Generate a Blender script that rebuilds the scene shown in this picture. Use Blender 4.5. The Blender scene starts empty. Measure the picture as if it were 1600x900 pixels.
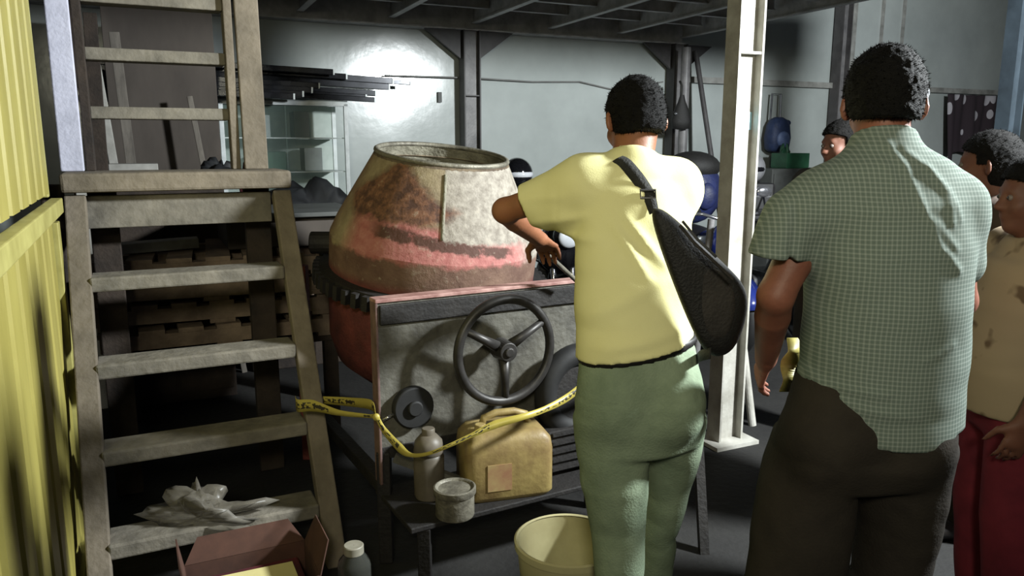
import bpy, bmesh, math, random
import numpy as np
from mathutils import Vector as V, Matrix

random.seed(7)
S = bpy.context.scene
COL = S.collection
PI = math.pi

# ------------------------------------------------------------------ camera
F_PX, TILT, CAM_H = 1209.0, math.radians(10.5), 1.55
cam_d = bpy.data.cameras.new('camera')
cam_d.sensor_width = 36.0
cam_d.lens = F_PX / 1600.0 * 36.0
cam_d.clip_start = 0.05
cam = bpy.data.objects.new('camera', cam_d)
COL.objects.link(cam)
cam.location = (0, 0, CAM_H)
cam.rotation_euler = (PI / 2 - TILT, 0, 0)
S.camera = cam

# ------------------------------------------------------------------ world and lights
wd = bpy.data.worlds.new('night_air')
S.world = wd
wd.use_nodes = True
wd.node_tree.nodes['Background'].inputs[0].default_value = (0.80, 0.88, 1.0, 1)
wd.node_tree.nodes['Background'].inputs[1].default_value = 0.04

def lamp(name, kind, loc, target, power, col, size=0.1, spot=None, blend=0.5):
    d = bpy.data.lights.new(name, kind)
    d.energy = power
    d.color = col
    d.shadow_soft_size = size
    if spot:
        d.spot_size = math.radians(spot)
        d.spot_blend = blend
    o = bpy.data.objects.new(name, d)
    COL.objects.link(o)
    o.location = loc
    o.rotation_euler = (V(target) - V(loc)).to_track_quat('-Z', 'Y').to_euler()
    return o

lamp('white_flood_lamp', 'SPOT', (3.12, 2.28, 2.68), (0.0, 5.6, 1.8), 1850, (0.93, 0.985, 1.0), 0.16, 150, 0.5)
lamp('yellow_hall_lamp', 'SPOT', (0.0, -1.4, 2.6), (0.45, 2.6, 1.95), 310, (1.0, 0.95, 0.72), 0.25, 84, 1.0)
S.view_settings.view_transform = 'Standard'
S.view_settings.look = 'None'
S.view_settings.gamma = 1.0
S.view_settings.use_curve_mapping = False
S.view_settings.exposure = -0.12

# ------------------------------------------------------------------ coordinates
def ray(px, py):
    x = (px - 800) / F_PX
    y = (450 - py) / F_PX
    c, s = math.cos(TILT), math.sin(TILT)
    return V((x, c + y * s, -s + y * c))

def at(px, py, Y):
    d = ray(px, py)
    return V((0, 0, CAM_H)) + d * (Y / d.y)

def atz(px, py, z):
    d = ray(px, py)
    return V((0, 0, CAM_H)) + d * ((z - CAM_H) / d.z)

TH = math.radians(25)
WV = V((math.cos(TH), math.sin(TH), 0))      # along the back wall, to the right
NV = V((-math.sin(TH), math.cos(TH), 0))     # into the back wall
ZV = V((0, 0, 1))
XV = V((1, 0, 0))
YV = V((0, 1, 0))
BO = V((-0.4, 7.25, 0))

def B(u, v, z=0.0):
    return BO + WV * u + NV * v + ZV * z

def upx(px, v):
    """u on the plane v whose point lies at picture column px"""
    k = (px - 800) / F_PX
    p = BO + NV * v
    return (k * p.y - p.x) / (WV.x - k * WV.y)

# ------------------------------------------------------------------ materials
def lin(c):
    r = []
    for x in c:
        x /= 255.0
        r.append(x / 12.92 if x <= 0.04045 else ((x + 0.055) / 1.055) ** 2.4)
    return tuple(r) + (1.0,)

def nodes(name):
    m = bpy.data.materials.new(name)
    m.use_nodes = True
    nt = m.node_tree
    return m, nt, nt.nodes['Principled BSDF']

def N(nt, t, **kw):
    n = nt.nodes.new(t)
    for k, v in kw.items():
        setattr(n, k, v)
    return n

def mat(name, c1, c2=None, rough=0.7, metal=0.0, scale=6.0, stretch=(1, 1, 1), bump=0.0, bscale=60.0,
        detail=6.0, lo=0.35, hi=0.65, rvar=0.0, trans=0.0, alpha=1.0, coat=0.0, ior=1.45, spec=0.5):
    m, nt, b = nodes(name)
    L = nt.links.new
    b.inputs['Roughness'].default_value = rough
    b.inputs['Metallic'].default_value = metal
    b.inputs['Transmission Weight'].default_value = trans
    b.inputs['Coat Weight'].default_value = coat
    b.inputs['IOR'].default_value = ior
    b.inputs['Specular IOR Level'].default_value = spec
    b.inputs['Alpha'].default_value = alpha
    tc = N(nt, 'ShaderNodeTexCoord')
    mp = N(nt, 'ShaderNodeMapping')
    mp.inputs['Scale'].default_value = stretch
    L(tc.outputs['Object'], mp.inputs['Vector'])
    if c2 is None:
        c2 = tuple(max(0, x * 0.82) for x in c1)
    n1 = N(nt, 'ShaderNodeTexNoise')
    n1.inputs['Scale'].default_value = scale
    n1.inputs['Detail'].default_value = detail
    n1.inputs['Roughness'].default_value = 0.62
    L(mp.outputs[0], n1.inputs['Vector'])
    r = N(nt, 'ShaderNodeValToRGB')
    r.color_ramp.elements[0].position = lo
    r.color_ramp.elements[1].position = hi
    r.color_ramp.elements[0].color = lin(c2)
    r.color_ramp.elements[1].color = lin(c1)
    L(n1.outputs['Fac'], r.inputs[0])
    L(r.outputs[0], b.inputs['Base Color'])
    if rvar:
        mr = N(nt, 'ShaderNodeMapRange')
        mr.inputs[3].default_value = max(0.05, rough - rvar)
        mr.inputs[4].default_value = min(1, rough + rvar)
        L(n1.outputs['Fac'], mr.inputs[0])
        L(mr.outputs[0], b.inputs['Roughness'])
    if bump:
        n2 = N(nt, 'ShaderNodeTexNoise')
        n2.inputs['Scale'].default_value = bscale
        n2.inputs['Detail'].default_value = 4
        L(mp.outputs[0], n2.inputs['Vector'])
        bp = N(nt, 'ShaderNodeBump')
        bp.inputs['Strength'].default_value = bump
        bp.inputs['Distance'].default_value = 0.02
        L(n2.outputs['Fac'], bp.inputs['Height'])
        L(bp.outputs[0], b.inputs['Normal'])
    return m

def math_node(nt, op, a, b=None):
    n = N(nt, 'ShaderNodeMath', operation=op)
    for i, x in enumerate((a, b)):
        if x is None:
            continue
        if isinstance(x, (int, float)):
            n.inputs[i].default_value = x
        else:
            nt.links.new(x, n.inputs[i])
    return n.outputs[0]

def mixc(nt, fac, a, b):
    n = N(nt, 'ShaderNodeMix', data_type='RGBA')
    for i, x in ((0, fac), (6, a), (7, b)):
        if isinstance(x, (tuple, float, int)):
            n.inputs[i].default_value = x
        else:
            nt.links.new(x, n.inputs[i])
    return n.outputs[2]

M = {}
M['wall'] = mat('wall_gloss_plaster', (164, 170, 168), (149, 155, 153), rough=0.165, scale=1.3, bump=0.10, bscale=4.0, rvar=0.04, stretch=(1, 1, 1), spec=0.75)
M['wall_cold'] = mat('wall_side_plaster', (205, 212, 215), (188, 196, 200), rough=0.5, scale=1.2)
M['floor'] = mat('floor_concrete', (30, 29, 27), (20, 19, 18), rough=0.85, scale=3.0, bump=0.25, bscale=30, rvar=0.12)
M['deck'] = mat('deck_dark_steel', (150, 146, 146), (118, 115, 116), rough=0.6, scale=4)
M['joist'] = mat('joist_steel', (190, 189, 190), (150, 149, 150), rough=0.5, metal=0.0, scale=8)
M['column'] = mat('column_paint', (118, 116, 116), (84, 83, 84), rough=0.5, scale=5, bump=0.1)
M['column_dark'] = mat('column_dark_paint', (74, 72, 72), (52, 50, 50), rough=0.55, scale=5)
M['column_blue'] = mat('column_bluegrey_paint', (44, 53, 60), (31, 38, 44), rough=0.55, scale=5)
M['pillar'] = mat('pillar_paint', (176, 174, 166), (140, 137, 128), rough=0.5, scale=6, bump=0.1)
M['sticker'] = mat('sticker_paper', (176, 214, 226), (160, 200, 216), rough=0.5, scale=30)
M['girt'] = mat('girt_paint', (150, 150, 146), (112, 112, 108), rough=0.5, scale=6)
M['wood'] = mat('grey_weathered_wood', (127, 117, 102), (92, 84, 72), rough=0.85, scale=5, stretch=(1.2, 1.2, 1.2), bump=0.35, bscale=22, detail=9, lo=0.3, hi=0.7)
M['wood2'] = mat('grey_worn_tread_wood', (128, 122, 110), (84, 80, 72), rough=0.85, scale=7, bump=0.35, bscale=25, detail=9, lo=0.28, hi=0.66)
M['wood_dark'] = mat('dark_brown_wood', (60, 50, 42), (36, 30, 26), rough=0.85, scale=6, bump=0.2)
M['wood_pale'] = mat('bluish_white_wood', (206, 206, 222), (176, 177, 192), rough=0.7, scale=6, bump=0.15)  # paler and bluer than the rest of the ladder wood
M['pallet'] = mat('pallet_wood', (142, 124, 106), (96, 82, 70), rough=0.85, scale=6, bump=0.3, bscale=25)
M['yellow'] = mat('yellow_sheet_paint', (172, 162, 88), (146, 136, 68), rough=0.45, scale=2.4, stretch=(1.5, 1.5, 0.5), bump=0.08, bscale=12, lo=0.3, hi=0.7)
M['yellow_pale'] = mat('pale_yellow_rail_paint', (182, 175, 106), (154, 146, 82), rough=0.5, scale=6)
M['black_steel'] = mat('black_enamel_steel', (40, 41, 45), (24, 25, 28), rough=0.22, metal=0.5, scale=10)
M['alu'] = mat('aluminium_profile', (214, 220, 220), (190, 196, 196), rough=0.4, metal=0.0, scale=14)
M['case_panel'] = mat('case_white_panel', (170, 178, 178), (146, 154, 154), rough=0.5, scale=6)
M['case_back'] = mat('case_grey_back', (190, 200, 194), (160, 172, 166), rough=0.6, scale=5)
M['glass'] = mat('case_glass', (190, 215, 205), (180, 205, 195), rough=0.04, alpha=0.08)
M['dark_board'] = mat('dark_brown_board', (78, 71, 65), (60, 54, 49), rough=0.8, scale=3, stretch=(1, 1, 0.4))
M['plank_grey'] = mat('grey_plank', (112, 106, 98), (82, 77, 71), rough=0.8, scale=8, stretch=(3, 3, 0.6))
M['plank_white'] = mat('white_painted_plank', (168, 166, 160), (140, 138, 132), rough=0.7, scale=8)
M['black_rubber'] = mat('black_rubber', (26, 26, 26), (18, 18, 18), rough=0.7, scale=20)
M['machine_grey'] = mat('machine_grey_paint', (92, 90, 82), (60, 58, 52), rough=0.6, scale=9, bump=0.25, bscale=40, detail=9)
M['machine_dark'] = mat('machine_dark_shaded', (32, 29, 27), (20, 18, 17), rough=0.7, scale=9, bump=0.2)  # near-black base, lowered further for machine parts lying in shade
M['machine_red'] = mat('machine_worn_red_paint', (128, 62, 56), (70, 38, 34), rough=0.65, scale=7, bump=0.3, detail=9, lo=0.3, hi=0.65)
M['machine_edge'] = mat('machine_edge_pinkish_primer', (176, 140, 132), (130, 92, 86), rough=0.65, scale=14)
M['machine_side'] = mat('machine_side_dull_primer', (116, 92, 86), (84, 64, 60), rough=0.7, scale=14)
M['wheel_iron'] = mat('handwheel_iron', (62, 60, 58), (42, 40, 38), rough=0.45, metal=0.4, scale=12)
M['tape'] = None
M['jug'] = mat('yellow_jug_plastic', (150, 132, 82), (112, 92, 58), rough=0.5, scale=7, bump=0.08, detail=8)
M['jug_label'] = mat('jug_faded_label', (132, 96, 70), (146, 126, 84), rough=0.6, scale=14)
M['tin'] = mat('paint_tin_metal', (134, 130, 116), (88, 84, 74), rough=0.55, metal=0.3, scale=14, bump=0.2)
M['bottle_grey'] = mat('grey_bottle_plastic', (104, 96, 84), (80, 74, 64), rough=0.5, scale=8)
M['bucket'] = mat('cream_bucket_plastic', (190, 184, 142), (172, 164, 124), rough=0.45, scale=5)
M['clear'] = mat('clear_bottle_plastic', (130, 132, 124), (120, 122, 114), rough=0.12, trans=0.8)
M['cap'] = mat('bottle_cap_plastic', (150, 146, 132), (130, 126, 112), rough=0.5, scale=20)
M['cardboard'] = mat('cardboard', (84, 56, 45), (66, 44, 36), rough=0.9, scale=8)
M['paper'] = mat('yellowish_paper', (222, 212, 150), (206, 196, 136), rough=0.8, scale=5)
M['film'] = mat('crumpled_film', (132, 127, 116), (106, 101, 92), rough=0.35, alpha=0.55, scale=10)
M['tarp'] = mat('dark_tarpaulin', (44, 46, 48), (30, 31, 33), rough=0.6, scale=5)
M['cloth_red'] = mat('maroon_cloth', (92, 34, 40), (64, 24, 30), rough=0.85, scale=8)
M['cord'] = mat('grey_cable', (120, 120, 118), (96, 96, 94), rough=0.6)
M['bag_black'] = mat('black_nylon', (26, 25, 24), (18, 17, 16), rough=0.65, scale=26, bump=0.25, bscale=160)
M['bag_panel'] = mat('worn_charcoal_nylon', (50, 46, 42), (32, 29, 27), rough=0.75, scale=12, bump=0.25, bscale=120)
M['strap'] = mat('black_webbing', (42, 42, 38), (30, 30, 28), rough=0.8, scale=40, bump=0.3, bscale=220)
M['chrome'] = mat('chrome', (200, 200, 205), (170, 170, 176), rough=0.15, metal=0.9, scale=10)
M['moto_blue'] = mat('blue_motorcycle_paint', (34, 48, 118), (24, 34, 90), rough=0.25, coat=0.6, scale=4)
M['bag_blue'] = mat('dark_blue_nylon', (36, 44, 86), (22, 28, 60), rough=0.55, scale=7, bump=0.3, bscale=25)
M['moto_black'] = mat('black_motorcycle_paint', (24, 24, 28), (16, 16, 19), rough=0.25, coat=0.6, scale=4)
M['moto_seat'] = mat('black_vinyl', (30, 29, 30), (22, 21, 22), rough=0.5, scale=12)
M['moto_metal'] = mat('engine_alloy', (104, 104, 106), (66, 66, 68), rough=0.4, metal=0.6, scale=12)
M['lens'] = mat('headlight_lens', (210, 214, 220), (190, 194, 200), rough=0.1, coat=0.8)
M['silver'] = mat('silver_helmet_shell', (168, 168, 172), (146, 146, 150), rough=0.22, metal=0.5, coat=0.6, scale=3)
M['visor'] = mat('dark_visor', (20, 20, 24), (14, 14, 17), rough=0.1, coat=0.8)
M['visor_pale'] = mat('pale_visor', (196, 198, 204), (176, 178, 184), rough=0.15)
M['blue_nylon'] = mat('blue_backpack_nylon', (44, 58, 92), (30, 42, 70), rough=0.6, scale=10, bump=0.25, bscale=60)
M['blue_pale'] = mat('pale_blue_pocket_nylon', (96, 112, 148), (66, 82, 120), rough=0.5, scale=10)
M['handle_grey'] = mat('grey_handle_metal', (96, 98, 104), (72, 74, 80), rough=0.4, metal=0.5)
M['green'] = mat('green_plastic', (46, 92, 66), (32, 70, 50), rough=0.5, scale=8)
M['cupboard'] = mat('grey_steel_cupboard', (84, 86, 84), (62, 64, 62), rough=0.6, scale=4)
M['skin_dark'] = mat('dark_brown_skin', (104, 66, 50), (88, 55, 42), rough=0.6, scale=10)
M['hair'] = mat('black_hair', (18, 17, 16), (11, 10, 10), rough=0.75, scale=40, stretch=(1, 1, 3), spec=0.15, bump=0.4, bscale=150)
M['hair_grey'] = mat('grey_sideburn_hair', (120, 122, 126), (84, 86, 90), rough=0.7, scale=60, bump=0.5, bscale=160)
M['skin'] = mat('brown_skin', (142, 92, 62), (126, 80, 54), rough=0.55, scale=10, bump=0.06, bscale=120)
M['skin2'] = mat('reddish_brown_skin', (136, 86, 68), (116, 72, 58), rough=0.55, scale=10, bump=0.06, bscale=120)
M['eye'] = mat('eye_white', (112, 102, 94), (98, 88, 82), rough=0.5)
M['tshirt'] = mat('pale_yellow_cotton', (226, 221, 165), (220, 214, 156), rough=0.9, scale=3, bump=0.08, bscale=300, spec=0.2)
M['jeans'] = mat('greyish_green_denim', (138, 152, 128), (108, 122, 101), rough=0.9, scale=5, bump=0.2, bscale=160, detail=9, spec=0.2)
M['belt'] = mat('black_leather', (24, 22, 20), (18, 16, 15), rough=0.5)
M['trousers'] = mat('dark_brown_trousers', (52, 47, 41), (40, 36, 32), rough=0.9, scale=6, bump=0.15, bscale=150, spec=0.2)
M['shoe'] = mat('dark_shoe_leather', (38, 33, 30), (26, 23, 21), rough=0.5)
M['cream'] = mat('beige_tshirt_print', (142, 126, 104), (92, 76, 60), rough=0.9, scale=11, detail=2, lo=0.34, hi=0.42, spec=0.2)
M['maroon'] = mat('maroon_trousers', (110, 38, 48), (84, 28, 38), rough=0.9, scale=5, spec=0.2)
M['brown_top'] = mat('grey_brown_top', (92, 80, 72), (74, 64, 58), rough=0.9, scale=5, spec=0.2)
M['grey_top'] = mat('dark_grey_top', (60, 58, 56), (46, 44, 43), rough=0.9, scale=5, spec=0.2)

def plaid_mat():
    m, nt, b = nodes('small_check_cotton')
    L = nt.links.new
    b.inputs['Roughness'].default_value = 0.9
    b.inputs['Specular IOR Level'].default_value = 0.2
    tc = N(nt, 'ShaderNodeTexCoord')
    sp = N(nt, 'ShaderNodeSeparateXYZ')
    nz = N(nt, 'ShaderNodeTexNoise')
    nz.inputs['Scale'].default_value = 5.0
    L(tc.outputs['Object'], nz.inputs['Vector'])
    vm = N(nt, 'ShaderNodeVectorMath', operation='MULTIPLY_ADD')
    L(nz.outputs['Color'], vm.inputs[0])
    vm.inputs[1].default_value = (0.012, 0.012, 0.012)
    L(tc.outputs['Object'], vm.inputs[2])
    L(vm.outputs[0], sp.inputs[0])
    def line(o, per):
        s = math_node(nt, 'SINE', math_node(nt, 'MULTIPLY', o, 2 * PI / per))
        mr = N(nt, 'ShaderNodeMapRange')
        mr.inputs[1].default_value = 0.1
        mr.inputs[2].default_value = 0.75
        L(s, mr.inputs[0])
        return mr.outputs[0]
    lx = line(sp.outputs[0], 0.0102)
    lz = line(sp.outputs[2], 0.0102)
    fac = math_node(nt, 'MULTIPLY', math_node(nt, 'ADD', lx, lz), 0.5)
    c = mixc(nt, fac, lin((98, 110, 102)), lin((138, 147, 139)))
    L(c, b.inputs['Base Color'])
    return m
M['plaid'] = plaid_mat()

def tape_mat():
    m, nt, b = nodes('caution_tape_plastic')
    L = nt.links.new
    b.inputs['Roughness'].default_value = 0.4
    uv = N(nt, 'ShaderNodeUVMap')
    sp = N(nt, 'ShaderNodeSeparateXYZ')
    L(uv.outputs[0], sp.inputs[0])
    mp = N(nt, 'ShaderNodeMapping')
    mp.inputs['Scale'].default_value = (60, 3.0, 1)
    L(uv.outputs[0], mp.inputs['Vector'])
    vo = N(nt, 'ShaderNodeTexNoise')
    vo.inputs['Scale'].default_value = 1.0
    vo.inputs['Detail'].default_value = 1.0
    L(mp.outputs[0], vo.inputs['Vector'])
    ink = math_node(nt, 'GREATER_THAN', vo.outputs['Fac'], 0.50)
    band = math_node(nt, 'MULTIPLY', math_node(nt, 'GREATER_THAN', sp.outputs[1], 0.24), math_node(nt, 'LESS_THAN', sp.outputs[1], 0.76))
    word = math_node(nt, 'GREATER_THAN', math_node(nt, 'SINE', math_node(nt, 'MULTIPLY', sp.outputs[0], 16.0)), -0.15)
    fac = math_node(nt, 'MULTIPLY', math_node(nt, 'MULTIPLY', ink, band), word)
    L(mixc(nt, fac, lin((168, 154, 72)), lin((50, 46, 34))), b.inputs['Base Color'])
    return m
M['tape'] = tape_mat()
M['strip'] = mat('dull_yellow_plastic', (150, 142, 76), (112, 104, 54), rough=0.5, scale=20)

def drum_mat():
    """UV: u = angle/2pi (0 = towards the camera, grows to the right), v = metres above the belt"""
    m, nt, b = nodes('drum_cement_rust_and_red_paint')
    L = nt.links.new
    b.inputs['Roughness'].default_value = 0.75
    uv = N(nt, 'ShaderNodeUVMap')
    sp = N(nt, 'ShaderNodeSeparateXYZ')
    L(uv.outputs[0], sp.inputs[0])
    u, v = sp.outputs[0], sp.outputs[1]
    tc = N(nt, 'ShaderNodeTexCoord')
    def noise(scale, det=7, st=(1, 1, 1)):
        mp = N(nt, 'ShaderNodeMapping')
        mp.inputs['Scale'].default_value = st
        L(tc.outputs['Object'], mp.inputs['Vector'])
        n = N(nt, 'ShaderNodeTexNoise')
        n.inputs['Scale'].default_value = scale
        n.inputs['Detail'].default_value = det
        n.inputs['Roughness'].default_value = 0.65
        L(mp.outputs[0], n.inputs['Vector'])
        return n.outputs['Fac']
    def step(x, a, c):
        mr = N(nt, 'ShaderNodeMapRange')
        mr.inputs[1].default_value = a
        mr.inputs[2].default_value = c
        L(x, mr.inputs[0])
        return mr.outputs[0]
    n1, n2, n3 = noise(4), noise(12), noise(30)
    wob = math_node(nt, 'MULTIPLY', math_node(nt, 'SUBTRACT', n2, 0.5), 0.10)
    vv = math_node(nt, 'ADD', v, wob)
    # cement on the right half, drab khaki on the left
    right = step(u, 0.022, 0.026)
    cem = mixc(nt, step(n3, 0.35, 0.65), lin((112, 104, 93)), lin((156, 149, 137)))
    drab = mixc(nt, step(n2, 0.3, 0.7), lin((112, 98, 76)), lin((150, 136, 106)))
    c = mixc(nt, right, drab, cem)
    # rust on the left flank
    du = math_node(nt, 'ABSOLUTE', math_node(nt, 'ADD', u, 0.075))
    dv = math_node(nt, 'ABSOLUTE', math_node(nt, 'SUBTRACT', v, 0.19))
    rr = math_node(nt, 'ADD', math_node(nt, 'MULTIPLY', du, 7.5), math_node(nt, 'MULTIPLY', dv, 5.0))
    rust = step(math_node(nt, 'SUBTRACT', math_node(nt, 'ADD', n1, 0.42), rr), -0.08, 0.16)
    rc_ = mixc(nt, step(n3, 0.4, 0.6), lin((72, 46, 34)), lin((118, 80, 57)))
    c = mixc(nt, rust, c, rc_)
    # far left: dusty brown
    c = mixc(nt, math_node(nt, 'MULTIPLY', step(u, -0.16, -0.22), 0.8), c, lin((112, 84, 66)))
    # red paint low on the cone
    lim = math_node(nt, 'ADD', 0.125, math_node(nt, 'MULTIPLY', right, -0.055))
    red = math_node(nt, 'MULTIPLY', step(math_node(nt, 'SUBTRACT', vv, lim), 0.012, -0.012), step(math_node(nt, 'ABSOLUTE', math_node(nt, 'SUBTRACT', u, 0.02)), 0.17, 0.13))
    redc = mixc(nt, step(n3, 0.3, 0.7), lin((140, 76, 72)), lin((170, 114, 106)))
    c = mixc(nt, red, c, redc)
    # dark flaked streak
    line = math_node(nt, 'ABSOLUTE', math_node(nt, 'SUBTRACT', vv, math_node(nt, 'SUBTRACT', 0.075, math_node(nt, 'MULTIPLY', u, 0.28))))
    streak = math_node(nt, 'MULTIPLY', step(line, 0.026, 0.014), math_node(nt, 'MULTIPLY', step(u, -0.10, -0.07), step(u, 0.15, 0.13)))
    c = mixc(nt, math_node(nt, 'MULTIPLY', streak, step(n2, 0.30, 0.42)), c, lin((74, 44, 32)))
    # belt below: dust over worn red
    below = step(vv, -0.004, -0.022)
    low = mixc(nt, step(n1, 0.35, 0.65), lin((84, 58, 48)), lin((122, 96, 80)))
    c = mixc(nt, below, c, low)
    c = mixc(nt, math_node(nt, 'MULTIPLY', step(n3, 0.60, 0.70), 0.5), c, lin((160, 148, 130)))
    c = mixc(nt, step(v, -0.10, -0.14), c, mixc(nt, step(n2, 0.3, 0.7), lin((74, 34, 32)), lin((112, 52, 48))))
    L(c, b.inputs['Base Color'])
    bp = N(nt, 'ShaderNodeBump')
    bp.inputs['Strength'].default_value = 0.5
    bp.inputs['Distance'].default_value = 0.012
    L(n3, bp.inputs['Height'])
    L(bp.outputs[0], b.inputs['Normal'])
    return m
M['drum'] = drum_mat()
M['rim_dirt'] = mat('rim_dirty_brown', (112, 98, 78), (72, 60, 48), rough=0.8, scale=12, bump=0.3)
M['drum_in'] = mat('drum_inner_cement', (150, 146, 130), (92, 88, 74), rough=0.85, scale=6, bump=0.4)

def cloth_print_mat():
    m, nt, b = nodes('dark_cloth_with_pale_blotches')
    L = nt.links.new
    b.inputs['Roughness'].default_value = 0.9
    tc = N(nt, 'ShaderNodeTexCoord')
    mp = N(nt, 'ShaderNodeMapping')
    mp.inputs['Scale'].default_value = (4.2, 4.2, 2.6)
    L(tc.outputs['Object'], mp.inputs['Vector'])
    vo = N(nt, 'ShaderNodeTexVoronoi')
    vo.inputs['Scale'].default_value = 1.5
    L(mp.outputs[0], vo.inputs['Vector'])
    f = math_node(nt, 'LESS_THAN', vo.outputs['Distance'], 0.33)
    L(mixc(nt, f, lin((44, 34, 40)), lin((164, 160, 166))), b.inputs['Base Color'])
    return m
M['print'] = cloth_print_mat()

# ------------------------------------------------------------------ objects
def tag(o, label=None, cat=None, group=None, kind=None):
    if label: o['label'] = label
    if cat: o['category'] = cat
    if group: o['group'] = group
    if kind: o['kind'] = kind
    return o

def empty(name, loc, label=None, cat=None, group=None, kind=None):
    o = bpy.data.objects.new(name, None)
    o.empty_display_size = 0.1
    COL.objects.link(o)
    o.location = loc
    return tag(o, label, cat, group, kind)

def world_loc(o):
    p = V((0, 0, 0))
    while o is not None:
        p += o.location
        o = o.parent
    return p

def link_mesh(name, verts, faces, m, parent=None, smooth=False, uvs=None, bevel=0.0, sub=0, origin=None):
    verts = np.asarray([tuple(v) for v in verts] if not isinstance(verts, np.ndarray) else verts, dtype=float)
    if parent is not None:
        org = np.array(world_loc(parent))
    elif origin is not None:
        org = np.array(origin)
    else:
        lo, hi = verts.min(0), verts.max(0)
        org = np.array(((lo[0] + hi[0]) / 2, (lo[1] + hi[1]) / 2, lo[2]))
    me = bpy.data.meshes.new(name)
    me.from_pydata((verts - org).tolist(), [], faces if isinstance(faces, list) else faces.tolist())
    if uvs is not None:
        ul = me.uv_layers.new(name='UVMap')
        for poly in me.polygons:
            for li, vi in zip(poly.loop_indices, poly.vertices):
                ul.data[li].uv = uvs[vi]
    me.materials.append(m)
    if smooth:
        me.polygons.foreach_set('use_smooth', [True] * len(me.polygons))
    me.update()
    o = bpy.data.objects.new(name, me)
    COL.objects.link(o)
    if parent is not None:
        o.parent = parent
    else:
        o.location = org
    if bevel:
        md = o.modifiers.new('bevel', 'BEVEL')
        md.width = bevel
        md.segments = 2
        md.limit_method = 'ANGLE'
    if sub:
        md = o.modifiers.new('sub', 'SUBSURF')
        md.levels = sub
        md.render_levels = sub
    return o

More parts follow.
